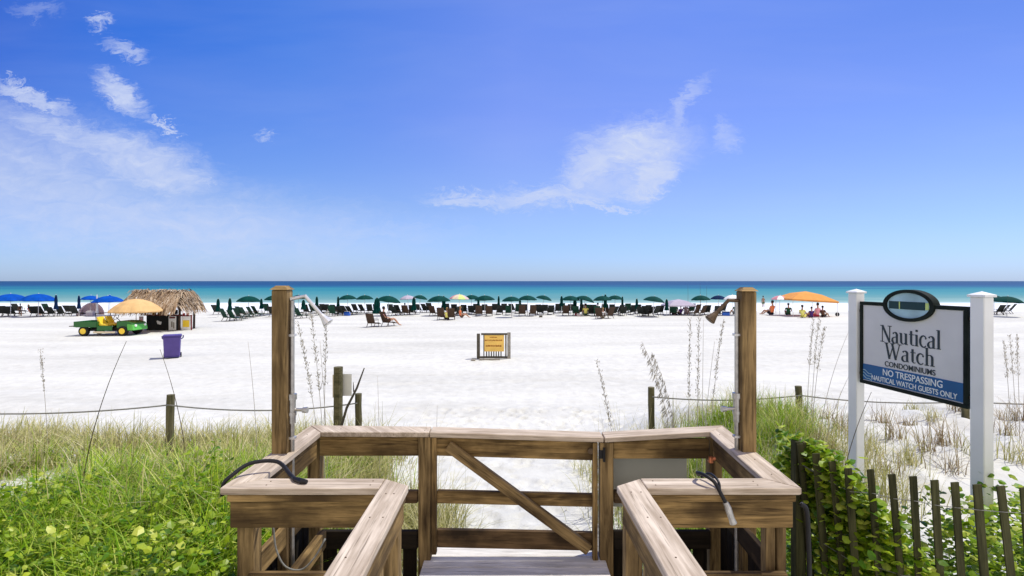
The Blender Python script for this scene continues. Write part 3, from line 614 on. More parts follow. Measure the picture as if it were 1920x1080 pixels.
G = {
 'N': (1.25, [([(.2,0),(.2,1.5)],T2), ([(.2,1.5),(1.05,0)],T1), ([(1.05,0),(1.05,1.5)],T2), ser(.2,.03), ser(.15,1.47,.36), ser(1.05,1.47)]),
 'W': (1.75, [([(.15,1.5),(.5,0)],T1), ([(.5,0),(.88,1.3)],T2), ([(.78,1.5),(1.18,0)],T1), ([(1.18,0),(1.58,1.5)],T2), ser(.15,1.47,.4), ser(.8,1.47,.4), ser(1.58,1.47,.36)]),
 'a': (.86, [([(.6,.0),(.6,.72)],T1), (arc(.38,.70,.24,.27,0,150,10),wv(10,T1,T2,.7)), (arc(.34,.27,.24,.26,90,300,12),wv(12,.06,T1,.5)), ([(.34,.53),(.6,.6)],T2), ([(.6,.04),(.78,.04)],.065)]),
 'u': (.98, [([(.2,.95),(.2,.3)],T1), (arc(.43,.3,.23,.27,180,330,10),wv(10,.06,T1,.1)), ([(.72,.95),(.72,.0)],T1), ser(.13,.95,.25), ser(.65,.95,.25), ser(.82,.03,.2)]),
 't': (.62, [([(.28,1.25),(.28,.25)],T1), (arc(.45,.25,.17,.22,180,310,8),wv(8,.06,T1,.1)), ([(.08,.94),(.56,.94)],.07)]),
 'i': (.46, [([(.22,.95),(.22,0)],T1), ser(.22,.03,.38), ser(.15,.95,.25), ([(.22,1.22),(.22,1.4)],.19)]),
 'c': (.8, [(arc(.44,.48,.33,.47,45,315,18),wv(18,T2,T1,.5)), ([(.62,.78),(.72,.72)],.14)]),
 'l': (.46, [([(.22,1.55),(.22,0)],T1), ser(.22,.03,.38), ser(.15,1.52,.25)]),
 'h': (1.0, [([(.22,1.55),(.22,0)],T1), (arc(.47,.66,.25,.28,160,0,10),wv(10,.06,T1,.9)), ([(.72,.68),(.72,0)],T1), ser(.22,.03,.38), ser(.74,.03,.38), ser(.15,1.52,.25)]),
}
def serif_word(word, x0, x1, ybase, xh, nm):
    tot = sum(G[c][0] for c in word); kx = (x1-x0)/tot; b__ = MB(); x = x0
    zoff = .0145
    for ci, c in enumerate(word):
        for k, (pts, w) in enumerate(G[c][1]):
            s_avg = (kx+xh)/2
            w2 = [q*s_avg for q in w] if isinstance(w, list) else w*s_avg
            stroke(b__, [(x+p[0]*kx, ybase+p[1]*xh) for p in pts], w2, zoff, zoff+.003+.0002*k)
        x += G[c][0]*kx
    sbuild(b__, nm, M['lettering'])
a0 = sUV(1654, 640); a1 = sUV(1768, 650); serif_word('Nautical', a0[0], a1[0], 2.47, .105, 'lettering')
serif_word('Watch', sT(1662), sT(1757), 2.315, .10, 'lettering')
def plain_text(txt, x0, x1, y0, hgt, mat, nm, zoff):
    cu = bpy.data.curves.new(nm, 'FONT'); cu.body = txt; cu.extrude = .0015; cu.offset = .006; o_ = bpy.data.objects.new(nm, cu); COL.objects.link(o_)
    bpy.context.view_layer.update(); dg = bpy.context.evaluated_depsgraph_get(); me = bpy.data.meshes.new_from_object(o_.evaluated_get(dg))
    bpy.data.objects.remove(o_); vs = [v.co for v in me.vertices]; ax, bx_ = min(v.x for v in vs), max(v.x for v in vs); ay, by = min(v.y for v in vs), max(v.y for v in vs)
    for v in me.vertices: v.co = Vector((x0+(v.co.x-ax)/(bx_-ax)*(x1-x0), y0+(v.co.y-ay)/(by-ay)*hgt, zoff+v.co.z))
    me.materials.clear(); me.materials.append(mat); return me
def text_part(par, matrix, nm, me):
    o_ = bpy.data.objects.new(nm, me); COL.objects.link(o_); o_.matrix_basis = matrix; adopt(o_, par); return o_
text_part(SG, SM, 'lettering', plain_text('CONDOMINIUMS', sT(1662), sT(1757), 2.240, .050, M['lettering'], 't1', .0165))
text_part(SG, SM, 'lettering', plain_text('NO TRESPASSING', sT(1659), sT(1771), 2.150, .060, M['letterwhite'], 't2', .0195))
text_part(SG, SM, 'lettering', plain_text('NAUTICAL WATCH GUESTS ONLY', sT(1638), sT(1799), 2.082, .048, M['letterwhite'], 't3', .0195))
b_ = MB()
for k in range(3): stroke(b_, [(.112+.03*k, 2.16-.028*k-.01*i+.012*math.sin(i)) if False else (.112+.018*i, 2.165-.03*k-.006*i+.007*math.sin(i*1.3+k)) for i in range(7)], .007, .0182, .020)
sbuild(b_, 'wave_mark', M['signpale'])
for (q, zt2) in ((L0, 2.955), (R0, 2.955)):
    ww = .102; b_ = MB(); b_.box((0, 0, (zt2-.2)/2), (ww, ww, zt2-.2 if False else zt2-.2+0.0)); 
    mtx = Matrix.Translation(Vector((q.x, q.y, 0))-SG.location) @ Matrix.Rotation(math.atan2(sdir.y, sdir.x)+R(8), 4, 'Z')
    b_ = MB(); b_.bx(-ww/2, ww/2, -ww/2, ww/2, .2, zt2-.03); ps = b_.build('sign_post', M['vinyl'], SG, matrix=mtx, bevel=.006)
    c_ = MB(); h1 = ww/2+.012; z0 = zt2-.0298
    c_.v = [(-h1,-h1,z0), (h1,-h1,z0), (h1,h1,z0), (-h1,h1,z0), (-h1,-h1,z0+.018), (h1,-h1,z0+.018), (h1,h1,z0+.018), (-h1,h1,z0+.018), (0,0,z0+.045)]
    c_.f = [(0,3,2,1), (0,1,5,4), (1,2,6,5), (2,3,7,6), (3,0,4,7), (4,5,8), (5,6,8), (6,7,8), (7,4,8)]
    cc = c_.build('post_cap', M['vinyl'], ps)
for (tt, zz) in ((.06, 2.75), (.06, 2.12), (1.18, 2.75), (1.18, 2.12)):
    b_ = MB(); b_.bx(tt-.025, tt+.025, zz-.012, zz+.012, -.008, .008); sbuild(b_, 'bracket', M['bronze'])

# ------------------------------------------------------------------ rope fence round the dune
RF = root('rope_fence', (-4.67, 7.0, .3), 'grey rope strung between old round posts along the dune edge', 'rope fence')
def rpost(px, ptop, D, r, zb=None):
    q = W(px, ptop, D); zb = ground_z(q.x, q.y)-.2; b__ = MB(); n = 6
    m_ = Matrix.Translation(Vector((q.x, q.y, q.z))-RF.location) @ Matrix.Rotation(R(90), 4, 'Y') @ Matrix.Rotation(R(random.uniform(-1.5, 1.5)), 4, 'Y')
    b__.tube([((q.z-zb)*i/n, random.uniform(-.004, .004), random.uniform(-.004, .004)) for i in range(n+1)], [r*random.uniform(.95, 1.05) for _ in range(n+1)], 12)
    b__.build('post', M['ropepost'], RF, matrix=m_); return q
rp = [rpost(-330, 735, 6.6, .05), rpost(320, 740, 7.0, .05), rpost(672, 738, 7.6, .05)]
rp2 = [rpost(1221, 726, 7.5, .047), rpost(1497, 724, 7.8, .047), rpost(1811, 735, 7.6, .05), rpost(2150, 730, 7.6, .05)]
def rope(a, b__, sag, off=.13):
    mb = MB(); a = a-Vector((0, .05, off)); b2_ = b__-Vector((0, .05, off)); mb.tube([a.lerp(b2_, i/16)-Vector((0, 0, sag*4*(i/16)*(1-i/16)))-RF.location for i in range(17)], .010, 6); mb.build('rope', M['rope'], RF, smooth=True)
rope(rp[0], rp[1], .13); rope(rp[1], rp[2], .09)
for i in range(3): rope(rp2[i], rp2[i+1], .06)
# notice post
q = W(634, 688, 7.4); NP = root('notice_post', (q.x, q.y, ground_z(q.x, q.y)), 'taller old post with two small white notices on its sides', 'post')
b_ = MB(); b_.tube([(0,0,-.2), (0,0,.7), (.003,0,q.z-NP.location.z)], [.066,.064,.065], 12)
m_ = Matrix.Translation((0,0,0)); b_.build('post', M['ropepost'], NP)
b_ = MB(); b_.bx(-.09,-.07,.03,.05,q.z-NP.location.z-.45,q.z-NP.location.z-.12); b_.build('notice_board', M['cream'], NP)
b_ = MB(); b_.box((.1,.055,q.z-NP.location.z-.27), (.16,.01,.32)); b_.build('notice_board', M['white'], NP)
b_ = MB(); p0, p1 = W(650, 765, 7.2), W(683, 690, 7.2); b_.tube([p0-Vector((.1,0,.35)), p0, p0.lerp(p1,.5)+Vector((.02,0,0)), p1], [.02,.018,.015,.008], 8); b_.tube([p0.lerp(p1,.4), p0.lerp(p1,.55)+Vector((-.05,.02,.05))], [.01,.004], 6)
tag(b_.build('driftwood_stick', M['framewood'], None), 'grey stick leaning out of the grass beside the notice post', 'stick')

# ------------------------------------------------------------------ slatted sand fence on the right
FN = root('sand_fence', (2.1, 3.2, .6), 'dark slatted sand fence overgrown with vine in the right foreground', 'fence')
fpts = [(1500,832,3.43), (1530,850,3.30), (1560,865,3.2), (1590,878,3.1), (1632,880,3.02), (1672,889,2.95), (1712,893,2.89), (1752,900,2.85), (1790,904,2.82), (1832,908,2.80), (1876,911,2.79), (1920,914,2.78), (1966,918,2.77), (2015,922,2.77), (2065,926,2.77)]
tops = []
for i, (px, py, D) in enumerate(fpts):
    q = W(px, py, D); bt = q+Vector((random.uniform(.07,.11), random.uniform(-.03,.03), -1.15)); beam('slat', q, bt, .009, random.uniform(.040,.048), M['slat'], FN, up=Vector((1,0,0)), bevel=.001); tops.append((q, bt))
for k in (.12, .5, .85):
    b_ = MB(); b_.tube([a.lerp(c_, k)+Vector((0, -.008, 0))-FN.location for a, c_ in tops], .0022, 5); b_.build('fence_wire', M['rope'], FN)
q = W(1497, 826, 3.5); beam('post', q, q-Vector((0,0,1.3)), .07, .07, M['slat'], FN, up=Vector((1,0,0)))

# ------------------------------------------------------------------ vegetation
def leaf_mesh(pts_iter, size, name, mat, label, kind='stuff', cat='plants', broad=.9):
    v, f = [], []
    for (p, s) in pts_iter:
        a = random.uniform(0, 6.283); tilt = random.uniform(-.1, 1.05); d = Vector((math.cos(a), math.sin(a), 0)); sd_ = Vector((-d.y, d.x, 0))
        up = Vector((0,0,1)); ax = (d*math.cos(tilt)+up*math.sin(tilt)*random.choice((1,-.6,1))).normalized(); roll = random.uniform(-.6, .6); nm_ = ax.cross(sd_).normalized(); sd2 = (sd_*math.cos(roll)+nm_*math.sin(roll)); n2 = ax.cross(sd2)
        s *= random.uniform(.65, 1.2); w = s*broad*.5; k = len(v); fold = random.uniform(.05, .22)*s
        v += [p, p+ax*.32*s+sd2*w-n2*fold, p+ax*.75*s+sd2*w*.75-n2*fold, p+ax*s-n2*fold*.8, p+ax*.75*s-sd2*w*.75-n2*fold, p+ax*.32*s-sd2*w-n2*fold, p+ax*.5*s]
        f += [(k, k+1, k+6), (k+1, k+2, k+6), (k+2, k+3, k+6), (k+3, k+4, k+6), (k+4, k+5, k+6), (k+5, k, k+6)]
    o_ = raw(name, [tuple(x) for x in v], f, mat); return tag(o_, label, cat, kind=kind)
def blades(name, mat, spots, label=None, cat=None, parent=None, kind=None, w0=.006, group=None, off=None):
    v, f = [], []
    for (p, h_, lean, a) in spots:
        d = Vector((math.cos(a), math.sin(a), 0)); sdv = Vector((-d.y, d.x, 0)); w = w0*random.uniform(.6, 1.3); k = len(v); n = 4
        for i in range(n+1):
            t_ = i/n; c_ = p+Vector((0,0,1))*h_*(t_-.35*lean*t_*t_)+d*h_*lean*(t_**1.8)
            ww = w*(1-t_*.85); v += [c_-sdv*ww, c_+sdv*ww]
        f += [(k+2*i, k+2*i+1, k+2*i+3, k+2*i+2) for i in range(n)]
    if off is not None: v = [x-off for x in v]
    o_ = raw(name, [tuple(x) for x in v], f, mat, parent)
    if label: tag(o_, label, cat, group, kind)
    return o_
U_ = random.uniform
# left dune grass: clumped
def gap(x, y_): return x < -2.9 and 4.5 < y_ < 7.0 and noise.noise(Vector((x*.9, y_*1.2, 11))) > -.05
def clump_field(n_cl, region, dens, hr, leanr, zoff=-.02):
    sp = []
    for _ in range(n_cl):
        x, y_ = region()
        if x is None or gap(x, y_): continue
        hh = U_(*hr); k = int(U_(*dens)); r_ = U_(.05, .22)
        base_a = U_(0, 6.283)
        for _ in range(k):
            xx, yy2 = x+random.gauss(0, r_), y_+random.gauss(0, r_); a = math.atan2(yy2-y_, xx-x)+random.gauss(0, .9)
            sp.append((Vector((xx, yy2, ground_z(xx, yy2)+zoff)), hh*U_(.55, 1.1), abs(random.gauss(*leanr)), a))
    return sp
def regL():
    y_ = U_(3.9, 9.6); x = -U_(1.75, 10.5)
    if y_ > 8.6+.6*math.sin(x*1.3): return None, None
    if x < -3.3 and 4.7 < y_ < 7.2 and noise.noise(Vector((x*.9, y_*1.2, 11))) > -.12: return None, None
    return x, y_
sp = clump_field(1250, regL, (10, 30), (.3, .68), (.7, .35))
blades('dune_grass', M['grass'], sp, 'pale olive dune grass covering the left dune behind the leafy plants', 'grass', kind='stuff', w0=.008)
def regL2():
    y_ = U_(4.0, 6.9); x = -U_(1.7, 6.2); return x, y_
sp = clump_field(360, regL2, (12, 26), (.25, .5), (.6, .3))
blades('green_grass', M['grassgreen'], sp, 'fresh green grass mixed into the leafy plants on the left dune', 'grass', kind='stuff', w0=.007)
def regdry():
    y_ = U_(6.8, 9.4); x = -U_(4.5, 12); return x, y_
blades('dry_grass', M['grassdry'], clump_field(170, regdry, (8, 20), (.25, .45), (.45, .3)), 'brown dry grass at the far left edge of the dune', 'grass', kind='stuff', w0=.006)
# grass close behind the rails, left of the path
def regP():
    y_ = U_(4.1, 6.3); x = -U_(.62+.18*(y_-4.1)*0, 2.0)
    if x > -.75-.0*(y_) and random.random() < .6: return None, None
    return x, y_
blades('path_grass', M['grass'], clump_field(170, regP, (14, 30), (.35, .62), (.6, .3)), 'long pale green grass arching beside the steps, left of the gate', 'grass', kind='stuff', w0=.007)
# leafy mass left
def leafy(n, fn, zlo, zhi, size):
    for _ in range(n):
        x, y_ = fn()
        if x is None or gap(x, y_): continue
        g_ = ground_z(x, y_); hmp = .8+.75*noise.noise(Vector((x*1.7, y_*1.7, 7)))+.3*noise.noise(Vector((x*4.5, y_*4.5, 2)))
        yield Vector((x, y_, g_+U_(zlo, zhi)*hmp)), size*U_(.6, 1.2)
def fL():
    y_ = U_(1.6, 5.3); x = -U_(1.62, 6.5)
    lim = 4.9+.9*noise.noise(Vector((x*1.1,0,3)))-.1*max(0, -x-3.5)
    if y_ > lim: return None, None
    return x, y_
leaf_mesh(leafy(27000, fL, .0, .42, .055), .09, 'ground_creeper', M['vine'], 'bright green leafy creeper filling the lower left foreground', cat='creeper')
blades('creeper_grass', M['grassgreen'], clump_field(1500, lambda: (-U_(1.7, 6), U_(2.0, 5.1)), (7, 15), (.34, .62), (.75, .4)), 'thin green blades standing among the leafy creeper at lower left', 'grass', kind='stuff', w0=.0075)
so_ = MB(); nxx, nyy = 40, 30
lv = [(-1.55-6*i/nxx, 1.2+4.1*j/nyy, ground_z(-1.55-6*i/nxx, 1.2+4.1*j/nyy)+.012) for j in range(nyy+1) for i in range(nxx+1)]
# right of the path behind the back rail
def regR1():
    y_ = U_(4.6, 7.6); x = U_(.27, .575)*y_; return (x, y_)
blades('dune_grass', M['grassgreen'], clump_field(420, regR1, (10, 24), (.28, .5), (.5, .3)), 'yellow-green grass right of the gate between the rope posts', 'grass', kind='stuff', w0=.006)
blades('dry_grass', M['grass'], clump_field(300, lambda: (U_(1.0, 4.2), U_(5.0, 8.2)), (8, 20), (.3, .62), (.55, .3)), 'pale wispy grass behind the right railing', 'grass', kind='stuff', w0=.005)
# vine on the sand fence
def fV():
    i = U_(.5, 8.5); k = int(i); a = tops[k][0].lerp(tops[k+1][0], i-k)
    return a, i
def vine_pts(n):
    for _ in range(n):
        a, i = fV(); dens = 1-sm(4.0, 8.5, i)*.75
        if random.random() > dens: continue
        top = .0 if i < 3.5 else -.10-.12*(i-3.5); dz = top-abs(random.gauss(0, .45)); back = U_(-.03, .5)
        yield a+Vector((U_(-.0,.06)+.05*(-dz), back, max(dz, -1.2)+.05*math.sin(i*4))), .056
leaf_mesh(vine_pts(5600), .08, 'fence_vine', M['vine'], 'lime green vine climbing through the slatted fence at lower right', cat='vine')
def fR():
    y_ = U_(2.85, 4.0); x = U_(2.0, 4.2); return (x, y_)
leaf_mesh(leafy(9500, fR, .02, .9, .056), .08, 'ground_creeper', M['vine'], 'green leafy creeper on the sand behind the slatted fence', cat='creeper')
blades('fence_grass', M['grassgreen'], clump_field(90, lambda: (U_(1.65, 3.2), U_(3.4, 5.0)), (8, 18), (.3, .6), (.5, .3)), 'green grass at the back of the slatted fence', 'grass', kind='stuff', w0=.006)
# separate tufts on the bare dune by the sign
tuft_px = [(1505,815,7.2,.40),(1545,790,7.6,.42),(1575,810,6.9,.45),(1632,850,6.2,.42),(1655,795,7.5,.36),(1678,835,6.5,.5),(1700,868,5.9,.42),(1704,800,7.4,.3),(1735,858,6.1,.46),(1748,790,7.5,.3),(1772,845,6.4,.48),(1790,880,5.7,.4),(1714,765,8.1,.25),(1793,778,7.9,.26),(1885,800,6.9,.55),(1905,850,6.0,.5),(1875,770,7.6,.35),(1918,780,7.4,.5),(1815,870,6.0,.36),(1660,880,5.7,.34),(1530,850,6.1,.4),(1560,860,6.0,.42),(1600,830,6.6,.4),(1950,830,6.2,.5)]
tl = sorted(range(len(tuft_px)), key=lambda i: tuft_px[i][0]); rank = {i: k for k, i in enumerate(tl)}
for i, (px, py, D, hh) in enumerate(tuft_px):
    q = W(px, py, D); gz = ground_z(q.x, q.y); q.z = gz
    side = 'left of the sign' if px < 1600 else ('between the sign posts' if px < 1820 else 'right of the sign')
    n_in = sorted([t_[0] for t_ in tuft_px if ('left of the sign' if t_[0] < 1600 else ('between the sign posts' if t_[0] < 1820 else 'right of the sign')) == side]).index(px)
    rt = root('grass_tuft', q, 'brown dry grass tuft on the dune %s, %s from the left there' % (side, ORD[n_in]), 'grass tuft', 'dry tufts on the right dune')
    sp = [(Vector((random.gauss(0,.07), random.gauss(0,.07), -.02)), hh*U_(.4,1.1), abs(random.gauss(.6,.35)), U_(0,6.283)) for _ in range(int(U_(30,70)))]
    blades('blades', M['grassdry'] if i % 3 else M['grass'], sp, parent=rt, w0=.0055)
# right-hand wisps behind right rail (px 1120-1230)
for i, (px, py, D, hh) in enumerate([(1140,800,6.0,.42),(1175,800,5.6,.55),(1200,798,6.2,.45),(735,795,6.3,.42),(765,796,6.0,.3),(700,790,6.6,.4),(820,798,5.6,.22),(845,905,4.9,.3),(800,880,5.0,.45)]):
    q = W(px, py, D); q.z = ground_z(q.x, q.y)
    nm_ = ['leftmost grey-green tuft right of the gate','tall grey-green tuft right of the gate','grey-green tuft beside the thin rope post','wispy tuft right of the small rope post','low wispy tuft nearest the gate on its left','wispy tuft just behind the small rope post','single thin sprig above the gate hinge','green tuft showing through the left of the gate','long green tuft behind the left gate post'][i]
    rt = root('grass_tuft', q, nm_, 'grass tuft', 'tufts by the path')
    sp = [(Vector((random.gauss(0,.09), random.gauss(0,.09), -.02)), (q.z*0+hh+ (CAMZ-(py-527)/F*D - q.z))*U_(.5,1.0), abs(random.gauss(.35,.2)), U_(0,6.283)) for _ in range(36 if i != 6 else 5)]
    blades('blades', M['grass'], sp, parent=rt, w0=.005)

# sea oats: curved stem and seed head
oats = [(75,655,90,800,6.8,1,0),(237,640,148,880,4.6,0,1),(300,655,352,830,5.8,0,1),(465,640,484,820,5.6,0,0),(558,605,608,800,5.0,1,0),(583,590,612,800,5.1,1,0),(613,585,606,800,5.2,1,0),(600,640,615,800,5.3,0,0),
 (1118,675,1168,810,5.6,1,0),(1203,640,1268,790,5.4,2,0),(1222,660,1275,790,5.7,2,0),(1294,598,1290,780,5.5,1,0),(1311,590,1306,780,5.4,1,0),(1319,600,1316,780,5.8,0,0),(1357,600,1322,775,5.6,1,0),(1340,640,1312,780,5.5,0,0),
 (1525,600,1512,790,6.6,1,0),(1536,598,1520,790,6.5,1,0),(1546,612,1522,800,6.4,1,0),(1592,620,1535,800,6.2,0,0),(1600,690,1545,800,6.0,0,0),(1634,735,1570,850,5.0,0,1),(1882,640,1895,800,6.6,1,0),(1893,630,1905,800,6.8,1,0),(1906,628,1912,800,6.5,1,0),(708,705,712,790,6.4,0,0),(820,760,815,800,5.6,0,0)]
names = ['faint sea oat stalk at the far left, above the sagging rope','long dark stalk leaning right over the left grass','dark stalk leaning left beside the round rope post','thin upright stalk just left of the left shower post','leftmost plume of the sea oats right of the left shower post','second plume of the sea oats right of the left shower post','upright plume of the sea oats right of the left shower post','bare stalk inside the sea oats right of the left shower post',
 'single arching sea oat left of the thin rope post','drooping seed plume above the thin rope post','lower drooping seed plume above the thin rope post','leftmost of the upright sea oats left of the right shower post','thickest upright sea oat left of the right shower post','thin bare stalk among the upright sea oats','right-leaning sea oat nearest the right shower post','shorter bare stalk beside the right-leaning sea oat',
 'leftmost sea oat plume below the orange canopy','middle sea oat plume below the orange canopy','right-bending sea oat plume below the orange canopy','long bare stalk leaning towards the left sign post','lower bare stalk leaning towards the left sign post','dark stalk crossing in front of the left sign post','leftmost sea oat right of the sign','middle sea oat right of the sign','rightmost sea oat at the right edge','short thin stalk beside the stick','tiny thin stalk above the gate']
for i, (tx, ty, bx_, by_, D, kind_, dk_) in enumerate(oats):
    p1 = W(tx, ty, D); p0 = W(bx_, by_, D); gz = ground_z(p0.x, p0.y)-.03; p0 = Vector((p0.x, p0.y, min(p0.z, gz))); rt = root('sea_oat', p0, names[i], 'sea oat', 'sea oats and tall stalks')
    d = p1-p0; bend = Vector((d.x*-.18, 0, 0)) if kind_ != 2 else Vector((-d.x*.3, 0, .12)); pts = [p0+d*t_+bend*(4*t_*(1-t_))-p0 for t_ in [k/12 for k in range(13)]]
    b_ = MB(); r0 = .0055 if dk_ else .0042; b_.tube(pts, [r0*(1-.6*k/12) for k in range(13)], 5); b_.build('stem', M['oatdark'] if dk_ else M['oat'], rt, smooth=True)
    if kind_:
        v, f = [], []
        for _ in range(120 if kind_ == 1 else 150):
            t_ = U_(.62 if kind_ == 1 else .45, 1.0); k = min(11, int(t_*12)); c_ = pts[k].lerp(pts[k+1], t_*12-k); off = Vector((random.gauss(0,.010), random.gauss(0,.010), 0))
            dn = Vector((U_(-.02,.02)-(.03 if kind_ == 2 else 0)*U_(0,1.5), U_(-.01,.01), (.03 if kind_ == 1 else -.06)*U_(.5,1.2))); wv_ = Vector((.0042, U_(-.003,.003), 0)); kk = len(v)
            c_ = c_+off; v += [c_, c_+dn*.5+wv_, c_+dn, c_+dn*.5-wv_]; f.append((kk, kk+1, kk+2, kk+3))
        raw('seed_head', [tuple(x) for x in v], f, M['oat'], rt)

# ------------------------------------------------------------------ beach notice
q = C(926, 672, 0.0); BS = root('notice_stand', (q.x, q.y, ground_z(q.x, q.y)), 'yellow notice on a dark wooden frame alone on the open sand', 'sign')
def bb(nm, mat, *a, **k):
    b__ = MB()
    for q_ in a: b__.bx(*q_)
    return b__.build(nm, M[mat], BS, **k)
bb('post', 'framewood', (-.67,-.55,-.06,.06,-.1,.98)); bb('post', 'framelight', (.53,.66,-.06,.06,-.1,1.03)); bb('post', 'framelight', (.44,.50,.2,.26,-.1,.95)); bb('post', 'framewood', (-.42,-.38,.1,.14,-.1,.92))
bb('top_beam', 'framewood', (-.5,.53,-.05,.05,.93,1.0)); bb('notice_board', 'yellow', (-.37,.40,-.02,.0,.28,.925))
bb('lower_rail', 'framewood', (-.55,.53,-.05,.03,.02,.09))
for k in range(7): bb('baluster', 'framewood', (-.31+k*.095,-.265+k*.095,-.03,.03,.09,.28))
bb('foot', 'framelight', (-.55,.25,-.42,-.30,-.03,.05)); bb('foot', 'framelight', (-.86,-.7,-.5,-.1,-.03,.04)); bb('side_rail', 'framelight', (.55,.60,.06,.4,.1,.16), (.55,.60,.06,.4,.8,.86))
b_ = MB()
for (zz, h_, xa, xb_) in ((.84,.05,-.16,.13), (.72,.055,-.36,.33), (.50,.075,-.32,.30)):
    x = xa
    while x < xb_:
        w = U_(.02,.05); b_.bx(x, min(x+w, xb_), -.026, -.0202, zz-h_*U_(.3,.5), zz+h_*U_(.3,.5)); x += w+U_(.006,.018)
b_.build('lettering', M['amber'], BS)

# purple wheeled bin
q = C(323, 671, 0.0); BN = root('wheeled_bin', (q.x, q.y, ground_z(q.x, q.y)), 'purple plastic rubbish bin standing alone on the sand', 'bin', rz=R(30))
b_ = MB(); pr = [(.26,.22,.05), (.29,.27,.86)]
b_.v = [(sx*pr[k][0], sy*pr[k][1], pr[k][2]) for k in (0,1) for sx, sy in ((-1,-1),(1,-1),(1,1),(-1,1))]; b_.f = [(0,3,2,1), (4,5,6,7), (0,1,5,4), (1,2,6,5), (2,3,7,6), (3,0,4,7)]; b_.build('bin_body', M['purple'], BN, bevel=.03)
b_ = MB(); b_.bx(-.32,.32,-.30,.30,.84,.885); b_.build('rim', M['purpledark'], BN, bevel=.01)
b_ = MB(); b_.bx(-.31,.31,-.29,.30,.887,.925); b_.build('lid', M['purple'], BN, bevel=.015)
for s in (-1,1):
    b_ = MB(); b_.tube([(s*.29,.25,.72), (s*.35,.27,.77), (s*.36,.27,.86)], .022, 8); b_.build('handle', M['purpledark'], BN)
    b_ = MB(); b_.tube([(s*.26,.22,.09), (s*.30,.22,.09)], .1, 14); b_.build('wheel', M['black'], BN)
b_ = MB(); b_.bx(-.2,.2,-.275,-.262,.35,.6) if False else b_.bx(-.24,.24,-.245,-.222,.06,.10); b_.build('base_lip', M['purpledark'], BN)

# ------------------------------------------------------------------ utility cart
q = C(211, 628, 0.0); CT_ = root('utility_cart', (q.x, q.y, ground_z(q.x, q.y)), 'green beach utility cart with yellow wheels and seats beside the thatched hut', 'cart', rz=R(2))
def cb_(nm, mat, boxes, par=None, bev=.02):
    b__ = MB()
    for q_ in boxes: b__.bx(*q_)
    return b__.build(nm, M[mat], par or CT_, bevel=bev)
cb_('cargo_bed', 'green', [(-1.55,-.42,-.62,.62,.48,.52), (-1.6,-.40,-.66,-.62,.50,.80), (-1.6,-.40,.62,.66,.50,.80), (-1.64,-1.60,-.64,.64,.50,.80), (-.40,-.36,-.64,.64,.50,.80)], bev=.008)
cb_('tailgate', 'framewood', [(-1.92,-1.66,-.6,.6,.52,.56)], bev=.005)
cb_('chassis', 'black', [(-1.45,1.25,-.45,.45,.26,.40)])
cb_('side_panel', 'green', [(-.42,.42,-.62,-.56,.28,.56)]); cb_('side_panel', 'green', [(-.42,.42,.56,.62,.28,.56)]); cb_('floor', 'black', [(-.40,.95,-.60,.60,.30,.335)])
b_ = MB(); b_.prism([(.62,-.58,.42), (.62,-.58,.82), (1.15,-.58,.80), (1.48,-.58,.70), (1.52,-.58,.42)], (0,1.16,0)); b_.build('hood', M['green'], CT_, bevel=.03)
b_ = MB(); b_.prism([(1.20,-.60,.30), (1.22,-.60,.66), (1.50,-.60,.62), (1.56,-.60,.30)], (0,1.20,0)); b_.build('bumper', M['lightgreen'], CT_, bevel=.02)
for s in (-1,1):
    b_ = MB(); b_.tube([(1.515,s*.38,.56), (1.57,s*.38,.56)], .07, 12); b_.build('headlight', M['white'], CT_)
    b_ = MB(); b_.prism([(-.36,s*.3-.22,.56), (.1,s*.3-.22,.52), (.1,s*.3-.22,.62), (-.24,s*.3-.22,.68), (-.42,s*.3-.22,1.06), (-.52,s*.3-.22,1.04)], (0,.44,0)); b_.build('seat', M['wheelyellow'], CT_, bevel=.02)
for (wx, s) in ((-1.12,-1), (-1.12,1), (.98,-1), (.98,1)):
    b_ = MB(); rr = .27; k0 = s*.66; b_.tube([(wx,k0-s*.20,rr), (wx,k0-s*.17,rr), (wx,k0-s*.03,rr), (wx,k0,rr)], [rr-.03,rr,rr,rr-.03], 20); wh = b_.build('wheel', M['black'], CT_)
    b_ = MB(); b_.tube([(wx,k0-.01*s,rr), (wx,k0+.012*s,rr), (wx,k0+.02*s,rr)], [.165,.16,.05], 16); b_.build('rim', M['wheelyellow'], wh)
    b_ = MB(); a_ = [(wx+.33*math.cos(t2), k0-s*.2, rr+.33*math.sin(t2)) for t2 in [R(20+140*k/8) for k in range(9)]]; b_.tube(a_, .02, 6); b_.build('mudguard', M['green'], CT_)
b_ = MB(); b_.tube([(.66,-.3,.78), (.42,-.3,1.02)], .018, 8); b_.build('steering_column', M['black'], CT_)
b_ = MB(); b_.tube([(.42+.07*math.cos(a), -.3+.17*math.sin(a), 1.02+.13*math.cos(a)) for a in [R(30*k) for k in range(13)]], .014, 6); b_.build('steering_wheel', M['black'], CT_)
cb_('step_bar', 'cream', [(-.55,.62,-.70,-.64,.16,.26)], bev=.01)
b_ = MB(); b_.tube([(-.46,-.55,.56), (-.52,-.55,1.25), (-.52,.55,1.25), (-.46,.55,.56)], .02, 8); b_.build('roll_bar', M['black'], CT_)

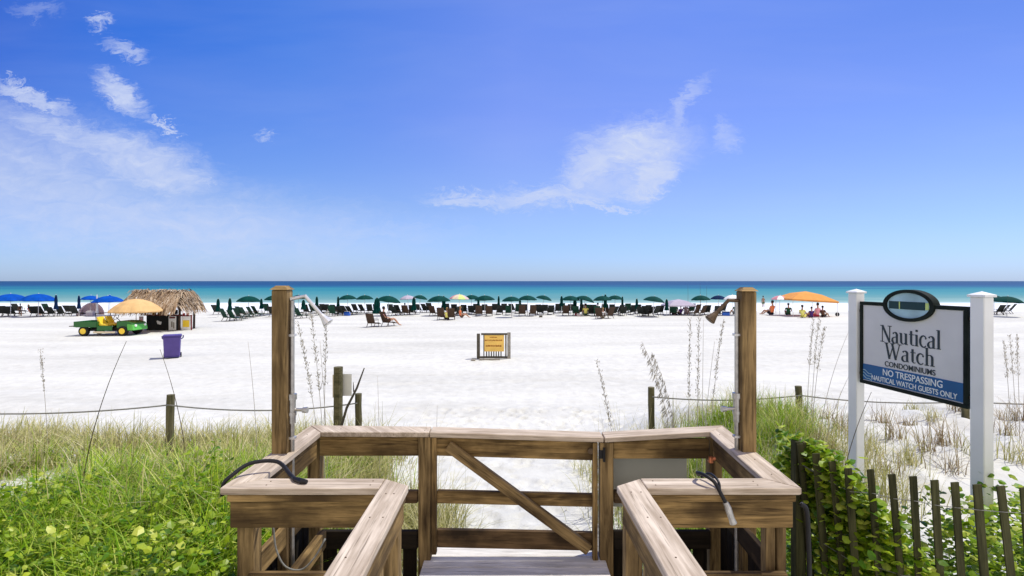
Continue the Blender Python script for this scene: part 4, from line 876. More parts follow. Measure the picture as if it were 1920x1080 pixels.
# ------------------------------------------------------------------ parasols
def canopy_mb(R_, H, z0, n=8, scal=.07, th=.012):
    """ribbed dome, thickness th"""
    b__ = MB(); m_ = n*4; rings = [(.02,1.0), (.28,.93), (.55,.74), (.8,.43), (1.0,.06), (1.0,-.07)]; k = 0; tot = []
    for side in (0, 1):
        for ri, (rr, hh) in enumerate(rings):
            for j in range(m_):
                a = 2*math.pi*j/m_; c_ = math.cos(n*a)*.5+.5                 # 1 on the ribs
                r2 = rr*R_*(1-(1-c_)*scal*rr); z = z0+H*hh-(1-c_)*.05*H*rr*(1 if ri < 5 else -.6)
                if side: r2 = max(.001, r2-th); z -= th
                b__.v.append((r2*math.cos(a), r2*math.sin(a), z))
    K = len(rings)
    for side in (0, 1):
        o_ = side*K*m_
        for i in range(K-1):
            for j in range(m_):
                q_ = (o_+i*m_+j, o_+i*m_+(j+1) % m_, o_+(i+1)*m_+(j+1) % m_, o_+(i+1)*m_+j); b__.f.append(q_ if not side else q_[::-1])
    for j in range(m_):
        b__.f.append(((K-1)*m_+j, (K-1)*m_+(j+1) % m_, (2*K-1)*m_+(j+1) % m_, (2*K-1)*m_+j))
    b__.f.append(tuple(range(m_))); return b__
def parasol(name, mat, R_, H, ztop, label, cat='parasol', group=None, mats=None, loc=(0,0,0), tilt=(0,0)):
    rt = root(name, loc, label, cat, group); hz = ztop-H
    hub = bpy.data.objects.new('x', None) if False else None
    b__ = MB(); b__.tube([(0,0,-.3), (0,0,hz*.72)], .022, 8); b__.build('pole', M['pole'], rt)
    T = Matrix.Translation((0,0,hz*.72)) @ Matrix.Rotation(tilt[1], 4, 'Z') @ Matrix.Rotation(tilt[0], 4, 'Y') @ Matrix.Translation((0,0,-hz*.72))
    cm = canopy_mb(R_, H, hz); o_ = cm.build('canopy', mat, rt, matrix=T)
    if mats:
        for mt in mats[1:]: o_.data.materials.append(mt)
        for p in o_.data.polygons:
            c_ = p.center; a = math.atan2(c_.y, c_.x); p.material_index = int((a+math.pi)/(2*math.pi)*8) % len(mats)
    b__ = MB(); b__.tube([(0,0,hz*.72), (0,0,ztop+.02)], .018, 8); b__.lathe([(.001,ztop+.09),(.03,ztop+.06),(.02,ztop+.0)], 8); b__.build('upper_pole', M['pole'], rt, matrix=T)
    b__ = MB()
    for j in range(8):
        a = 2*math.pi*j/8; b__.tube([(.03*math.cos(a), .03*math.sin(a), ztop-.06), (.55*R_*math.cos(a), .55*R_*math.sin(a), hz+H*.66), (.97*R_*math.cos(a), .97*R_*math.sin(a), hz-.0)], .008, 4)
    b__.build('ribs', M['pole'], rt, matrix=T); return rt
opn = [  # px, left, right, top, base y, tilt, material, label
 (466,444,487,558,593,0,'g'),(514,496,532,557,590,0,'g'),(560,548,578,558,588,0,'g'),(652,636,670,558,588,0,'g'),(684,668,700,558,589,0,'g'),(728,706,750,555,592,.12,'g'),(787,773,799,557,589,.15,'g'),(823,803,846,557,592,0,'g'),(884,868,900,560,588,0,'g'),(909,890,928,554,590,0,'g'),
 (959,942,977,558,595,0,'g'),(989,971,1006,554,592,0,'g'),(1018,1003,1033,558,590,.16,'g'),(1070,1053,1088,555,592,0,'g'),(1095,1078,1113,561,592,.25,'g'),(1130,1113,1148,556,592,-.05,'g'),(1153,1138,1168,558,590,.05,'g'),(1225,1205,1245,558,594,.14,'g'),(1314,1296,1332,557,590,0,'g'),(1888,1866,1912,560,594,.05,'g'),(1864,1850,1878,562,590,0,'g')]
def place_open(px, l_, r_, top, basey, tilt, mat, label, group, mats=None, nm='parasol'):
    D = 3.05*F/(basey-527); w = (r_-l_)/F*D; q = C(px, basey, 0.0); zt_ = CAMZ-(top-527)/F*D; zt_ = max(1.75, zt_)
    tilt += random.uniform(-.05, .05); Rr = w/2; return parasol(nm, mat, Rr, min(.62, Rr*.45), zt_, label, 'parasol', group, mats, (q.x, q.y, ground_z(q.x, q.y)), (tilt, 0))
for i, o_ in enumerate(opn):
    place_open(*o_[:6], M['umbgreen'], 'open green parasol on the beach, %s open green one from the left' % (ORD[i] if i < 20 else 'last and rightmost'), 'open green parasols')
blu = [(20,-6,48,551,594,0),(72,45,99,551,594,0),(170,155,186,557,591,0),(203,178,228,556,592,0)]
for i, o_ in enumerate(blu): place_open(*o_, M['umbblue'], ['bright blue open parasol at the left edge','second bright blue open parasol from the left edge','small blue open parasol above the pale tent','bright blue open parasol between the pale tent and the thatched hut'][i], 'open blue parasols')
place_open(861,843,880,552,590,.08,M['pink'],'pink, white and yellow striped open parasol among the green ones',None,[M['pink'],M['cream'],M['limeyellow'],M['palepink']],'striped_parasol')
place_open(765,750,780,554,590,0,M['lavender'],'pale lavender open parasol among the green ones',None)
place_open(1347,1332,1362,556,590,0,M['umbnavy'],'dark navy open parasol left of the right shower post',None)
place_open(1374,1357,1391,553,591,0,M['white'],'white open parasol just behind the right shower arm',None)
place_open(1462,1447,1479,557,591,0,M['pink'],'pink and white open parasol right of the right shower post',None,[M['palepink'],M['white'],M['pink'],M['lavender']],'striped_parasol')
place_open(1523,1508,1538,564,588,0,M['lime'],'lime green parasol half hidden under the orange canopy',None)
parasol('cart_parasol', M['peach'], 1.31, .72, 2.02, 'large peach parasol standing over the green utility cart', 'parasol', None, None, (C(237,628,0).x, CT_.location.y+.75, 0))

def closed(px, top, bot, basey, w, mat, label, group, tilt=0):
    D = 3.05*F/(basey-527); q = C(px, basey, 0); zt_ = CAMZ-(top-527)/F*D; zb = CAMZ-(bot-527)/F*D; r_ = w/F*D/2; rt = root('folded_parasol', (q.x, q.y, ground_z(q.x, q.y)), label, 'folded parasol', group)
    b__ = MB(); b__.tube([(0,0,-.3), (0,0,zt_+.06)], .022, 8); b__.build('pole', M['pole'], rt)
    H = zt_-zb; b__ = MB(); b__.lathe([(.03,zt_), (r_*.55,zt_-H*.12), (r_*.8,zt_-H*.4), (r_*.72,zt_-H*.6), (r_*1.05,zt_-H*.85), (r_*1.15,zb), (r_*.6,zb+.03)], 32, wave=.16, waven=8)
    b__.build('folded_canopy', mat, rt, smooth=False); b__ = MB(); b__.lathe([(r_*.78,zt_-H*.58), (r_*.80,zt_-H*.61), (r_*.78,zt_-H*.64)], 16); b__.build('tie', mat, rt); return rt
cg = [(409,560,584,595,7),(431,559,582,592,7),(490,560,579,591,6),(569,562,580,592,8),(594,556,574,589,6),(634,556,574,588,5),(707,558,588,598,13),(776,557,582,592,8),(832,555,579,592,8),(897,561,573,587,5),(935,555,573,588,4.5),(975,560,574,588,5),(1053,555,574,589,6),(1078,560,581,591,8),(1090,556,574,588,5),(1135,552,577,592,7),(1167,556,575,589,4.5),(1194,560,579,591,5.5),(1250,561,582,592,7)]
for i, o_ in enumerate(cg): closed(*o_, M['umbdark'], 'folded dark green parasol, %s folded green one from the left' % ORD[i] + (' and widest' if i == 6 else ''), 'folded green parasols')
closed(105,553,580,594,5.5,M['umbnavy'],'folded navy parasol, left of the two between the blue parasols','folded navy parasols'); closed(148,554,579,593,5,M['umbnavy'],'folded navy parasol beside the pale tent','folded navy parasols'); closed(206,553,567,591,6,M['umbblue'],'folded bright blue parasol left of the peach parasol',None); closed(182,553,590,592,3.5,M['white'],'folded white parasol beside the pale tent',None)

# canopies
def gazebo(px0, px1, peak, rim, basey, mat, label, depth, rimh, rot=0, tilt=0):
    D = 3.05*F/(basey-527); x0, x1 = (px0-960)/F*D, (px1-960)/F*D; w = (x1-x0)/2; zr = CAMZ-(rim-527)/F*D; zp = CAMZ-(peak-527)/F*D; rt = root('canopy_tent', ((x0+x1)/2, D+depth/2, 0), label, 'canopy')
    d = depth/2; b__ = MB(); t_ = .02
    def ring(sx, sy, z): return [(-sx,-sy,z+tilt*sx), (sx,-sy,z-tilt*sx), (sx,sy,z-tilt*sx), (-sx,sy,z+tilt*sx)]
    o1 = ring(w,d,zr-rimh)+ring(w,d,zr)+ring(w*.5,d*.5,zr+(zp-zr)*.70)+ring(.05,.05,zp); b__.v = o1+[(x*(1-t_), y*(1-t_), z-.02) for x, y, z in o1]
    for s in (0, 16):
        for k in (0, 4, 8):
            for j in range(4): b__.f.append((s+k+j, s+k+(j+1) % 4, s+k+4+(j+1) % 4, s+k+4+j))
        b__.f.append((s+12,s+13,s+14,s+15))
    for j in range(4): b__.f.append((j, (j+1) % 4, 16+(j+1) % 4, 16+j))
    b__.build('canopy', mat, rt)
    for sx in (-1, 1):
        for sy in (-1, 1):
            b__ = MB(); b__.tube([(sx*(w-.08), sy*(d-.08), -.2), (sx*(w-.08), sy*(d-.08), zr-.05-tilt*sx*w)], .022, 8); b__.build('leg', M['pole'], rt)
    return rt
gazebo(1486,1573,547,563,594,M['orange'],'orange canopy tent sheltering a group right of the right shower post',3.0,.12,tilt=.06)
gazebo(1254,1307,562,573,592,M['lavender'],'pale lavender canopy tent near the water with people below',2.4,.08)
# low pale beach tent
q = C(168, 591, 0); BT = root('beach_tent', (q.x, q.y, 0), 'pale pink half-dome beach tent beyond the utility cart', 'tent')
b_ = MB(); n = 14; W2 = .95; H2 = 1.15
for s, k in ((0, 1.0), (1, .97)):
    for i in range(n+1):
        a = R(90+90*i/n*1.0)
        for j in range(11):
            ph = R(180*j/10); b_.v.append((W2*k*math.cos(ph)*(1-.15*i/n), .9*k*(math.cos(a)+.5)*1.0*1.0, H2*k*math.sin(ph)*max(.04, math.sin(a)) if i else H2*k*math.sin(ph)))
for s in (0, 1):
    o2 = s*(n+1)*11
    for i in range(n):
        for j in range(10): b_.f.append((o2+i*11+j, o2+i*11+j+1, o2+(i+1)*11+j+1, o2+(i+1)*11+j))
for j in range(10): b_.f.append((j, j+1, (n+1)*11+j+1, (n+1)*11+j))
m_ = Matrix.Rotation(R(-115), 4, 'Z'); b_.build('tent_shell', M['palepink'], BT, matrix=m_)
b_ = MB(); b_.bx(-.8,.8,-.5,.6,.005,.02); b_.build('groundsheet', M['lavender'], BT, matrix=m_)

# ------------------------------------------------------------------ thatched hut
q = C(318, 619, 0); HT = root('thatched_hut', (q.x, q.y, 0), 'open-sided beach hut with a shaggy palm thatch roof and dark counter', 'hut')
HD = q.y; hx = lambda px: (px-960)/F*HD-q.x
hz_ = lambda py: CAMZ-(py-527)/F*HD
for i, (px, yy3) in enumerate(((287,0),(317,1.0),(337,-.05),(343,1.1),(284,1.1))):
    b_ = MB(); b_.tube([(hx(px),yy3,-.2), (hx(px)+.02,yy3,1.0), (hx(px),yy3,2.15)], [.07,.062,.06], 10); b_.build('hut_post', M['chairbrown'], HT)
# roof body: hipped, under the leaves
rx0, rx1 = hx(241), hx(348); zr0, zr1 = 1.42, hz_(545); ye0, ye1 = -.75, 1.75; ym = .5
b_ = MB(); b_.v = [(rx0+.3,ye0+.2,zr0+.25), (rx1-.3,ye0+.2,zr0+.25), (rx1-.3,ye1-.2,zr0+.25), (rx0+.3,ye1-.2,zr0+.25), (rx0+.42,ym-.5,zr1-.06), (rx1-.14,ym-.5,zr1-.06), (rx1-.14,ym+.5,zr1-.06), (rx0+.42,ym+.5,zr1-.06)]
b_.f = [(0,3,2,1), (4,5,6,7), (0,1,5,4), (1,2,6,5), (2,3,7,6), (3,0,4,7)]; b_.build('roof', M['chairbrown'], HT)
v, f = [], []
def thatch_strip(p, d, ln, w):
    sdv = d.cross(Vector((0,0,1))); sdv = sdv.normalized() if sdv.length > .01 else Vector((1,0,0)); k = len(v); dr = d+Vector((0,0,-.0))
    a = p; b2 = p+d*ln*.5+Vector((0,0,.02)); c2 = p+d*ln+Vector((U_(-.05,.05),0,-ln*.25)); n_2 = d.cross(sdv)*.01
    v.extend([tuple(a-sdv*w*.6), tuple(a+sdv*w*.6), tuple(b2+sdv*w), tuple(b2-sdv*w), tuple(c2+sdv*w*.3), tuple(c2-sdv*w*.3)]); f.extend([(k,k+1,k+2,k+3), (k+3,k+2,k+4,k+5)])
for _ in range(3600):
    t_ = U_(0,1)**.8; side = random.random()
    # t: 0 at the ridge, 1 at the eave
    xa, xb_ = rx0+.42-t_*.40, rx1-.14+t_*.12; ya, yb = ym-.5+(ye0-ym+.5)*t_, ym+.5+(ye1-ym-.5)*t_; z = zr1-.03-(zr1-zr0-.12)*t_**1.15+U_(0,.07)
    if side < .55: p, d = Vector((U_(xa,xb_), ya, z)), Vector((U_(-.25,.25),-.8,-.62))
    elif side < .7: p, d = Vector((xb_, U_(ya,yb), z)), Vector((.7,U_(-.3,.3),-.7))
    elif side < .85: p, d = Vector((xa, U_(ya,yb), z)), Vector((-.7,U_(-.3,.3),-.7))
    elif side < .95: p, d = Vector((U_(xa,xb_), yb, z)), Vector((U_(-.25,.25),.8,-.6))
    else: p, d = Vector((U_(xa,xb_), ym+U_(-.6,.6), zr1+.0)), Vector((U_(-.5,.5),-.7,U_(-.1,.25)))
    thatch_strip(p, d.normalized(), U_(.25,.5)*(1+.5*(t_ > .8)), U_(.02,.05))
raw('thatch', v, f, M['thatch'], HT)
def hb(nm, mat, boxes, bev=.01):
    b__ = MB()
    for q_ in boxes: b__.bx(*q_)
    return b__.build(nm, M[mat], HT, bevel=bev)
hb('counter', 'black', [(hx(277),hx(336),-.12,.0,0,.92)]); hb('counter_side', 'black', [(hx(277),hx(277)+.08,.002,1.3,0,.92)]); M['maroon'] = plain('maroon_paint', (.16,.03,.03), .6)
hb('counter_top', 'maroon', [(hx(268),hx(339),-.25,.18,.925,.97), (hx(340),hx(359),-.1,.1,.86,.93)])
hb('notice_board', 'white', [(hx(319),hx(333),-.15,-.125,.02,.88)]); hb('notice_header', 'maroon', [(hx(320.5),hx(331.5),-.16,-.1505,.74,.84)]); hb('notice_figure', 'framelight', [(hx(324),hx(326.5),-.16,-.1505,.2,.55), (hx(327.5),hx(330),-.16,-.1505,.12,.5)])
hb('notice_panel', 'white', [(hx(341),hx(358.5),-.06,-.03,.02,.85)]); hb('yellow_notice', 'wheelyellow', [(hx(344),hx(356),-.07,-.0605,.2,.62)]); hb('panel_frame', 'maroon', [(hx(359),hx(360.5),-.08,.0,0,.95)])
hb('leaning_panel', 'palepink', [(hx(267),hx(275),-.30,-.262,.02,.88)]); hb('panel_mark', 'shirtpink', [(hx(269),hx(273),-.31,-.3005,.3,.7)])
b_ = MB()
for (cx3, cz3, rr) in ((.0,.48,.10), (.10,.42,.07), (-.06,.55,.06), (.14,.50,.05)): b_.tube([(hx(300)+cx3,-.121,cz3), (hx(300)+cx3,-.135-rr*.05,cz3)], rr, 12)
b_.build('counter_emblem', M['white'], HT)
hb('shelf_goods', 'shirtdark', [(hx(296),hx(302),.1,.4,.975,1.2), (hx(320),hx(326),.1,.4,.975,1.25), (hx(305),hx(308),.1,.3,.975,1.1)]); hb('shelf_goods', 'red', [(hx(343),hx(346),-.05,.08,.935,1.05), (hx(350),hx(353),-.05,.08,.935,1.08)])

# ------------------------------------------------------------------ chairs
def make_chair(label, cat, mat, reclined=35, low=.22):
    rt = root('beach_chair', (0,-500,-500), label, cat); s = math.sin(R(reclined)); c_ = math.cos(R(reclined))
    b__ = MB(); b__.box((0,.25,low+.03), (.56,.62,.03)); b__.box((0,.72,low-.03), (.50,.40,.028), M4=Matrix.Rotation(R(-12), 4, 'X')); b__.build('seat', mat, rt, bevel=.006)
    b__ = MB(); b__.box((0,-.06-.36*s,low+.05+.36*c_), (.56,.03,.74), M4=Matrix.Rotation(R(reclined), 4, 'X')); b__.build('backrest', mat, rt, bevel=.008)
    for sx in (-1,1):
        for (y0_, y1_) in ((-.22,-.02), (.50,.42)):
            b__ = MB(); b__.tube([(sx*.26,y0_,-.02), (sx*.26,y1_,low+.05)], .022, 6); b__.build('leg', M['chairbrown'], rt)
        b__ = MB(); b__.box((sx*.30,.12,low+.25), (.05,.5,.025)); b__.tube([(sx*.30,.32,low), (sx*.30,.32,low+.25)], .015, 6); b__.build('armrest', M['chairbrown'], rt)
    return rt
chairs = []   # px, base y, facing (deg from the sea, + turns right), colour
for px in (2,12,24,66,78,98,116,142): chairs.append((px,593,15,'d'))
for px in (407,): chairs.append((px,590,-20,'d'))
for px, by, a in ((424,602,-60),(438,602,-50),(449,599,-60),(452,593,-60),(461,596,-80),(473,594,-70),(482,593,-70)): chairs.append((px,by,a,'g'))
for px, by, a in ((502,588,-10),(548,594,-60),(556,592,-60),(562,597,-60),(588,588,-30),(608,587,-20),(616,587,-20),(630,590,-50),(640,592,-50),(648,590,-60),(658,591,-60),(668,587,-40),(681,587,-60)): chairs.append((px,by,a,'d' if px > 600 else 'g'))
chairs += [(697,613,-28,'b'),(724,612,-70,'b'),(741,592,-50,'d'),(748,591,-50,'d'),(760,591,-10,'b'),(787,586,-60,'d'),(798,586,-60,'d'),(812,592,-40,'b'),(827,600,-10,'b'),(846,600,8,'b'),(852,589,0,'d'),(870,588,0,'d'),(893,586,0,'d'),(898,593,5,'b'),(917,593,0,'b'),(909,586,0,'d'),(928,585,0,'d'),(945,586,5,'d'),(962,586,-70,'d'),(979,593,0,'b'),(999,593,10,'b'),(983,586,0,'d'),(1006,588,40,'d'),(1022,587,-8,'d'),(1046,587,0,'d'),(1061,592,-5,'b'),(1080,592,-30,'g'),(1101,588,0,'g'),(1108,592,20,'d'),(1120,593,-30,'g'),(1124,598,-60,'b'),(1143,597,60,'b'),(1137,590,-60,'b'),(1150,592,60,'d'),(1161,590,60,'d'),(1176,587,0,'g'),(1202,593,-60,'d'),(1210,593,-40,'d'),(1218,592,60,'d'),(1228,593,60,'d'),(1262,591,-50,'g'),(1305,592,60,'b'),(1316,592,70,'b'),(1345,592,-30,'d'),(1872,590,0,'d'),(1880,590,60,'d'),(1892,588,60,'d')]
protos = {'d': make_chair('x','beach chair',M['chair'],35), 'g': make_chair('x','beach chair',M['chairgreen'],30), 'b': make_chair('x','beach chair',M['chairbrown'],25)}
zones = [(0,260,'below the blue parasols'),(260,520,'left of the left shower post'),(520,600,'behind the left shower arm'),(600,690,'left of the brown pair'),(690,735,'in the nearest brown pair'),(735,845,'left of the striped parasol'),(845,935,'around the striped parasol'),(935,1035,'behind the yellow notice'),(1035,1115,'under the tilted parasols'),(1115,1190,'below the tallest folded parasol'),(1190,1252,'left of the lavender canopy'),(1252,1362,'by the lavender canopy'),(1800,1920,'right of the white sign posts')]
cn = {'d': 'dark', 'g': 'dark green', 'b': 'brown'}; used = {}; made = {k: False for k in protos}; cnt = {}
for px, by, a in ((34,588,10),(90,588,5),(130,589,10),(512,594,-20),(575,590,-10),(599,591,10),(624,593,-10),(694,587,0),(706,586,10),(733,587,0),(773,590,10),(806,586,-20),(838,587,0),(862,592,30),(884,590,-10),(937,590,10),(954,591,0),(972,588,0),(1013,590,-10),(1033,590,0),(1053,587,10),(1069,587,0),(1090,590,30),(1112,588,0),(1132,587,0),(1147,587,-10),(1168,592,0),(1186,590,10),(1196,588,-20),(1214,589,0),(1237,590,10),(1296,588,0),(1325,590,-10),(1354,588,0)): chairs.append((px, by, a, 'g' if px % 3 == 0 else 'd'))
chairs.sort()
for c_ in chairs:
    z_ = next(z for z in zones if z[0] <= c_[0] < z[1]); cnt.setdefault((z_[2], c_[3]), []).append(c_)
for i, c_ in enumerate(chairs):
    px, by, a, k = c_; z_ = next(z for z in zones if z[0] <= px < z[1]); lst = cnt[(z_[2], k)]; idx = lst.index(c_)
    o_ = protos[k] if not made[k] else copy_tree(protos[k]); made[k] = True
    q = C(px, by, 0); o_.location = (q.x, q.y, ground_z(q.x, q.y)); o_.rotation_euler = (0,0,R(a*.45)); o_.scale = (1, 1, random.uniform(.95,1.1))
    o_['label'] = ('%s beach chair %s' % (cn[k], z_[2])) + ('' if len(lst) == 1 else ', %s such from left' % ORD[idx]); o_['group'] = 'beach chairs'

# ------------------------------------------------------------------ people
def skinned(name, verts, edges, mat, sub=1):
    """verts: (co, radius)"""
    me = bpy.data.meshes.new(name); me.from_pydata([v[0] for v in verts], edges, []); o_ = bpy.data.objects.new(name, me); COL.objects.link(o_)
    sk = o_.modifiers.new('s', 'SKIN'); ss = o_.modifiers.new('u', 'SUBSURF'); ss.levels = sub; ss.render_levels = sub
    for i, v in enumerate(verts):
        d = me.skin_vertices[0].data[i]; r_ = v[1]; d.radius = (r_, r_) if not isinstance(r_, tuple) else r_
        d.use_root = (i == 0)
    bpy.context.view_layer.update(); dg = bpy.context.evaluated_depsgraph_get(); m2 = bpy.data.meshes.new_from_object(o_.evaluated_get(dg)); bpy.data.objects.remove(o_)
    m2.name = name; m2.materials.clear(); m2.materials.append(mat)
    for p in m2.polygons: p.use_smooth = True
    return m2
def person_parts(pose):
    """joints of a 1.7 m adult facing +Y"""
    J = {}
    if pose == 'stand': hip = Vector((0,0,.9)); legs = {s: [Vector((s*.09,0,.86)), Vector((s*.11,.03,.48)), Vector((s*.12,-.01,.08)), Vector((s*.13,.14,.03))] for s in (-1,1)}; tors = Vector((0,0,1))
    elif pose == 'walk': hip = Vector((0,0,.88)); legs = {-1: [Vector((-.09,0,.84)), Vector((-.1,.2,.50)), Vector((-.1,.24,.08)), Vector((-.1,.38,.04))], 1: [Vector((.09,0,.84)), Vector((.1,-.02,.46)), Vector((.1,-.28,.14)), Vector((.1,-.20,.03))]}; tors = Vector((0,.06,1)).normalized()
    elif pose == 'chair': hip = Vector((0,.02,.33)); legs = {s: [Vector((s*.09,.05,.33)), Vector((s*.13,.46,.46)), Vector((s*.13,.74,.10)), Vector((s*.14,.88,.06))] for s in (-1,1)}; tors = Vector((0,-.32,.95)).normalized()
    else: hip = Vector((0,0,.11)); legs = {s: [Vector((s*.09,.05,.11)), Vector((s*.16,.40,.34)), Vector((s*.12,.66,.08)), Vector((s*.13,.80,.04))] for s in (-1,1)}; tors = Vector((0,-.12,1)).normalized()
    ch = hip+tors*.36; nk = hip+tors*.56; hd = nk+Vector((0,.02,.10)); hd2 = nk+Vector((0,.03,.20)); arms = {}
    for s in (-1,1):
        sh = nk+Vector((s*.17,0,-.07))
        if pose in ('stand','walk'): el = sh+Vector((s*.06,-.03 if pose == 'stand' else s*.12,-.28)); wr = el+Vector((s*.01,.08,-.24))
        else: el = sh+Vector((s*.08,.10,-.24)); wr = el+Vector((-s*.04,.22,-.05))
        arms[s] = [sh, el, wr, wr+(wr-el).normalized()*.07]
    return hip, ch, nk, hd, hd2, legs, arms
def body_mesh(pose, mat):
    hip, ch, nk, hd, hd2, legs, arms = person_parts(pose)
    v = [(hip,(.14,.10)), (hip.lerp(ch,.5),(.12,.09)), (ch,(.15,.10)), (nk,.055), (hd,.055), (hd2,(.075,.085)), (hd2+Vector((0,0,.055)),.055)]; e = [(0,1),(1,2),(2,3),(3,4),(4,5),(5,6)]
    v.append((hd2+Vector((0,.10,-.015)),.016)); e.append((5,7))
    for s in (-1,1):
        k = len(v); L_ = legs[s]; v += [(L_[0],.085), (L_[0].lerp(L_[1],.5),.078), (L_[1],.055), (L_[1].lerp(L_[2],.35),.055), (L_[2],.035), (L_[3],(.04,.025))]; e += [(0,k),(k,k+1),(k+1,k+2),(k+2,k+3),(k+3,k+4),(k+4,k+5)]
        k = len(v); A = arms[s]; v += [(A[0],.055), (A[1],.04), (A[2],.026), (A[3],(.038,.018))]; e += [(2,k),(k,k+1),(k+1,k+2),(k+2,k+3)]
        d = (A[3]-A[2]).normalized(); sd_ = d.cross(Vector((0,0,1))); sd_ = sd_.normalized() if sd_.length > .1 else Vector((0,1,0))
        for j, (o2, ln) in enumerate(((-.028,.06), (-.01,.075), (.01,.07), (.028,.055))):
            kk = len(v); v += [(A[3]+sd_*o2+d*.03,.009), (A[3]+sd_*o2*1.2+d*(.03+ln)+Vector((0,0,-.012)),.007)]; e += [(k+3,kk),(kk,kk+1)]
        kk = len(v); v.append((A[2]+d*.03-sd_*.05,.010)); e.append((k+2,kk))
    return skinned('body', v, e, mat)
_cache = {}
def person(px, by, pose, top, bot, hair, label, rz=0, sc=1.0, skin='skin', yoff=0, D=None, zadd=0):
    q = C(px, by, 0) if D is None else Vector(((px-960)/F*D, D, 0)); rt = root('person', (q.x, q.y+yoff, ground_z(q.x, q.y)+zadd), label, 'person', rz=R(rz)); rt.scale = (sc,)*3
    key = (pose, skin)
    if key not in _cache: _cache[key] = body_mesh(pose, M[skin])
    o_ = bpy.data.objects.new('body', _cache[key]); COL.objects.link(o_); adopt(o_, rt)
    hip, ch, nk, hd, hd2, legs, arms = person_parts(pose)
    if top:
        k2 = (pose, 'shirt', top)
        if k2 not in _cache:
            v = [(hip+(ch-hip)*.15,(.155,.115)), (hip.lerp(ch,.5),(.14,.108)), (ch,(.168,.118)), (nk-(nk-ch)*.3,(.11,.08))]; e = [(0,1),(1,2),(2,3)]
            for s in (-1,1): k = len(v); v += [(arms[s][0],.07), (arms[s][0].lerp(arms[s][1],.55),.058)]; e += [(2,k),(k,k+1)]
            _cache[k2] = skinned('shirt', v, e, M[top])
        o_ = bpy.data.objects.new('shirt', _cache[k2]); COL.objects.link(o_); adopt(o_, rt)
    k2 = (pose, 'shorts', bot)
    if k2 not in _cache:
        v = [(hip+(ch-hip)*.1,(.148,.112)), (hip-(ch-hip)*.08,(.15,.112))]; e = [(0,1)]
        for s in (-1,1): k = len(v); L_ = legs[s]; v += [(L_[0],.10), (L_[0].lerp(L_[1],.6),.09)]; e += [(1,k),(k,k+1)]
        _cache[k2] = skinned('shorts', v, e, M[bot])
    o_ = bpy.data.objects.new('shorts', _cache[k2]); COL.objects.link(o_); adopt(o_, rt)
    b__ = MB(); n_ = 12; hc = hd2+Vector((0,-.018,.035)); pr = [(.001,.095), (.05,.085), (.078,.055), (.088,.01), (.084,-.04), (.06,-.085)]
    b__.lathe(pr, n_, hc); b__.build('hair', M[hair], rt, smooth=True)
    return rt
person(724,612,'chair','shirtpink','shirtbrown','hairdark','person in a pink top sitting in the nearest brown chair',-70,1.15)
person(38,593,'stand','shirtbrown','shirtdark','hairdark','small person in brown standing among the left chairs',40,.62,'skintan')
person(57,592,'chair','red','shirtdark','hairfair','person in red reclining below the second blue parasol',-60,.85)
person(838,600,'sit','shirtyellow','shirtdark','hairfair','person in pale yellow sitting between two brown chairs',10,1.0)
person(864,596,'sit','shirtorange','shirtbrown','hairfair','tanned person sitting on the sand with legs out beside the striped parasol',-75,1.0)
person(760,590,'chair','shirtdark','shirtdark','hairdark','person in dark clothes in a chair under the lavender parasol',-10,.9)
person(1098,592,'sit','shirtyellow','shirtgreen','hairdark','person in a yellow-green top sitting under the tilted green parasols',0,1.1)
person(1081,592,'sit','shirtbrown','red','hairdark','person in brown sitting beside the one in yellow-green',-20,.9)
person(1122,593,'chair','shirtgreen','shirtdark','hairdark','person in green in a chair left of the tallest folded parasol',-30,1.0)
person(1130,597,'sit','shirtwhite','cream','hairfair','person in white sitting below the tallest folded parasol',20,.9)
person(1265,591,'sit','shirtgreen','shirtdark','hairdark','person in dark green at the left of the lavender canopy',0,1.2)
person(1276,591,'sit','shirtpurple','shirtdark','hairdark','person in purple sitting under the lavender canopy',20,.9)
person(1286,590,'sit','palepink','palepink','hairfair','person in pale pink sitting under the lavender canopy',-30,1.1)
person(1379,590,'sit','shirtgreen','shirtdark','hairdark','person in green sitting below the white parasol',0,1.15)
person(1447,591,'sit','shirtorange','shirtdark','hairdark','person in bright orange sitting right of the right shower post',30,1.35)
person(1478,591,'sit','shirtgreen','shirtgreen','hairdark','person in dark green right of the one in orange',-20,1.1)
person(1505,596,'sit','shirtyellow','shirtyellow','hairdark','person in yellow at the left under the orange canopy',-60,1.1,'skintan')
person(1521,596,'sit','shirtpurple','shirtpurple','hairdark','person in dark purple under the orange canopy',0,.95)
person(1532,595,'sit','shirtpink','red','hairdark','person in pink under the orange canopy',20,1.25)
person(1543,595,'sit','shirtbrown','shirtdark','hairdark','person in brown at the right under the orange canopy',-60,1.0,'skintan')
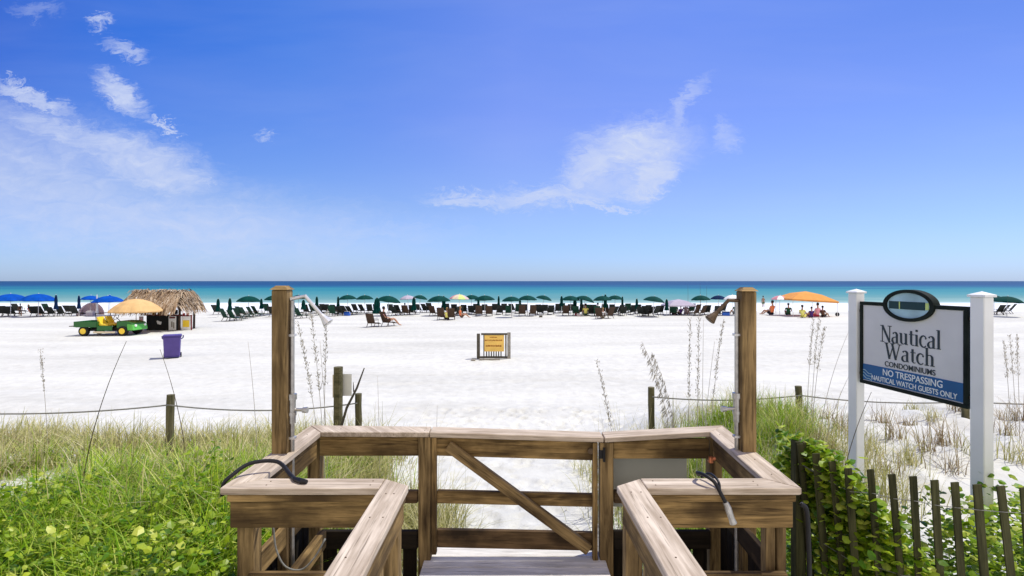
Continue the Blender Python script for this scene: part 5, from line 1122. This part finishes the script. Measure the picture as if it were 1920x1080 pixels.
person(1431,0,'stand',None,'shirtgreen','hairdark','distant person wading in the surf right of the right shower post',0,1.0,'skintan',D=72,zadd=.3)
person(299,0,'stand','shirtdark','shirtdark','hairdark','person in dark clothes behind the counter of the thatched hut',180,.95,D=HD+1.0)
# small beach things
def coolbox(px, by, col, lid, w, label, cat='cool box', nm='cool_box'):
    q = C(px, by, 0); rt = root(nm, (q.x, q.y, ground_z(q.x, q.y)), label, cat, rz=R(U_(-20,20))); b__ = MB(); b__.bx(-w/2,w/2,-w*.3,w*.3,0,w*.5); b__.build('box', col, rt, bevel=.02); b__ = MB(); b__.bx(-w*.52,w*.52,-w*.32,w*.32,w*.502,w*.6); b__.build('lid', lid, rt, bevel=.01)
    b__ = MB(); b__.tube([(-w*.53,0,w*.35), (-w*.5,0,w*.75), (w*.5,0,w*.75), (w*.53,0,w*.35)], .015, 6); b__.build('handle', M['white'], rt)
coolbox(651,592,M['shirtblue'],M['umbblue'],.5,'bright blue cool box among the dark chairs left of the brown pair')
coolbox(1361,592,M['shirtblue'],M['umbnavy'],.6,'navy cool box left of the right shower post')
coolbox(1014,595,M['framewood'],M['framelight'],.28,'small grey box on the sand beyond the yellow notice')
coolbox(170,592,M['lavender'],M['white'],.6,'pale cool box in front of the pale tent')
coolbox(1085,593,M['palepink'],M['white'],.3,'small pale cool box in the middle group')
b_ = MB(); q = C(1570,593,0); b_.lathe([(.001,.34),(.12,.30),(.17,.18),(.13,.04),(.001,0)], 14, (q.x,q.y,0)); tag(b_.build('beach_ball', M['black'], None, smooth=True), 'dark ball on the sand at the right end of the orange canopy', 'ball')
for i, (px, top) in enumerate(((1290,533),(1313,531),(1325,536))):
    D = 61; b_ = MB(); x = (px-960)/F*D; z1_ = CAMZ-(top-527)/F*D; b_.tube([(x,D,-.9), (x+.02,D+.05,z1_*.6), (x+.08,D+.3,z1_)], [.02,.014,.006], 5)
    tag(b_.build('fishing_rod', M['framewood'], None), ['leftmost','middle','rightmost'][i]+' of three thin fishing rods standing by the water above the lavender canopy', 'fishing rod', 'fishing rods')
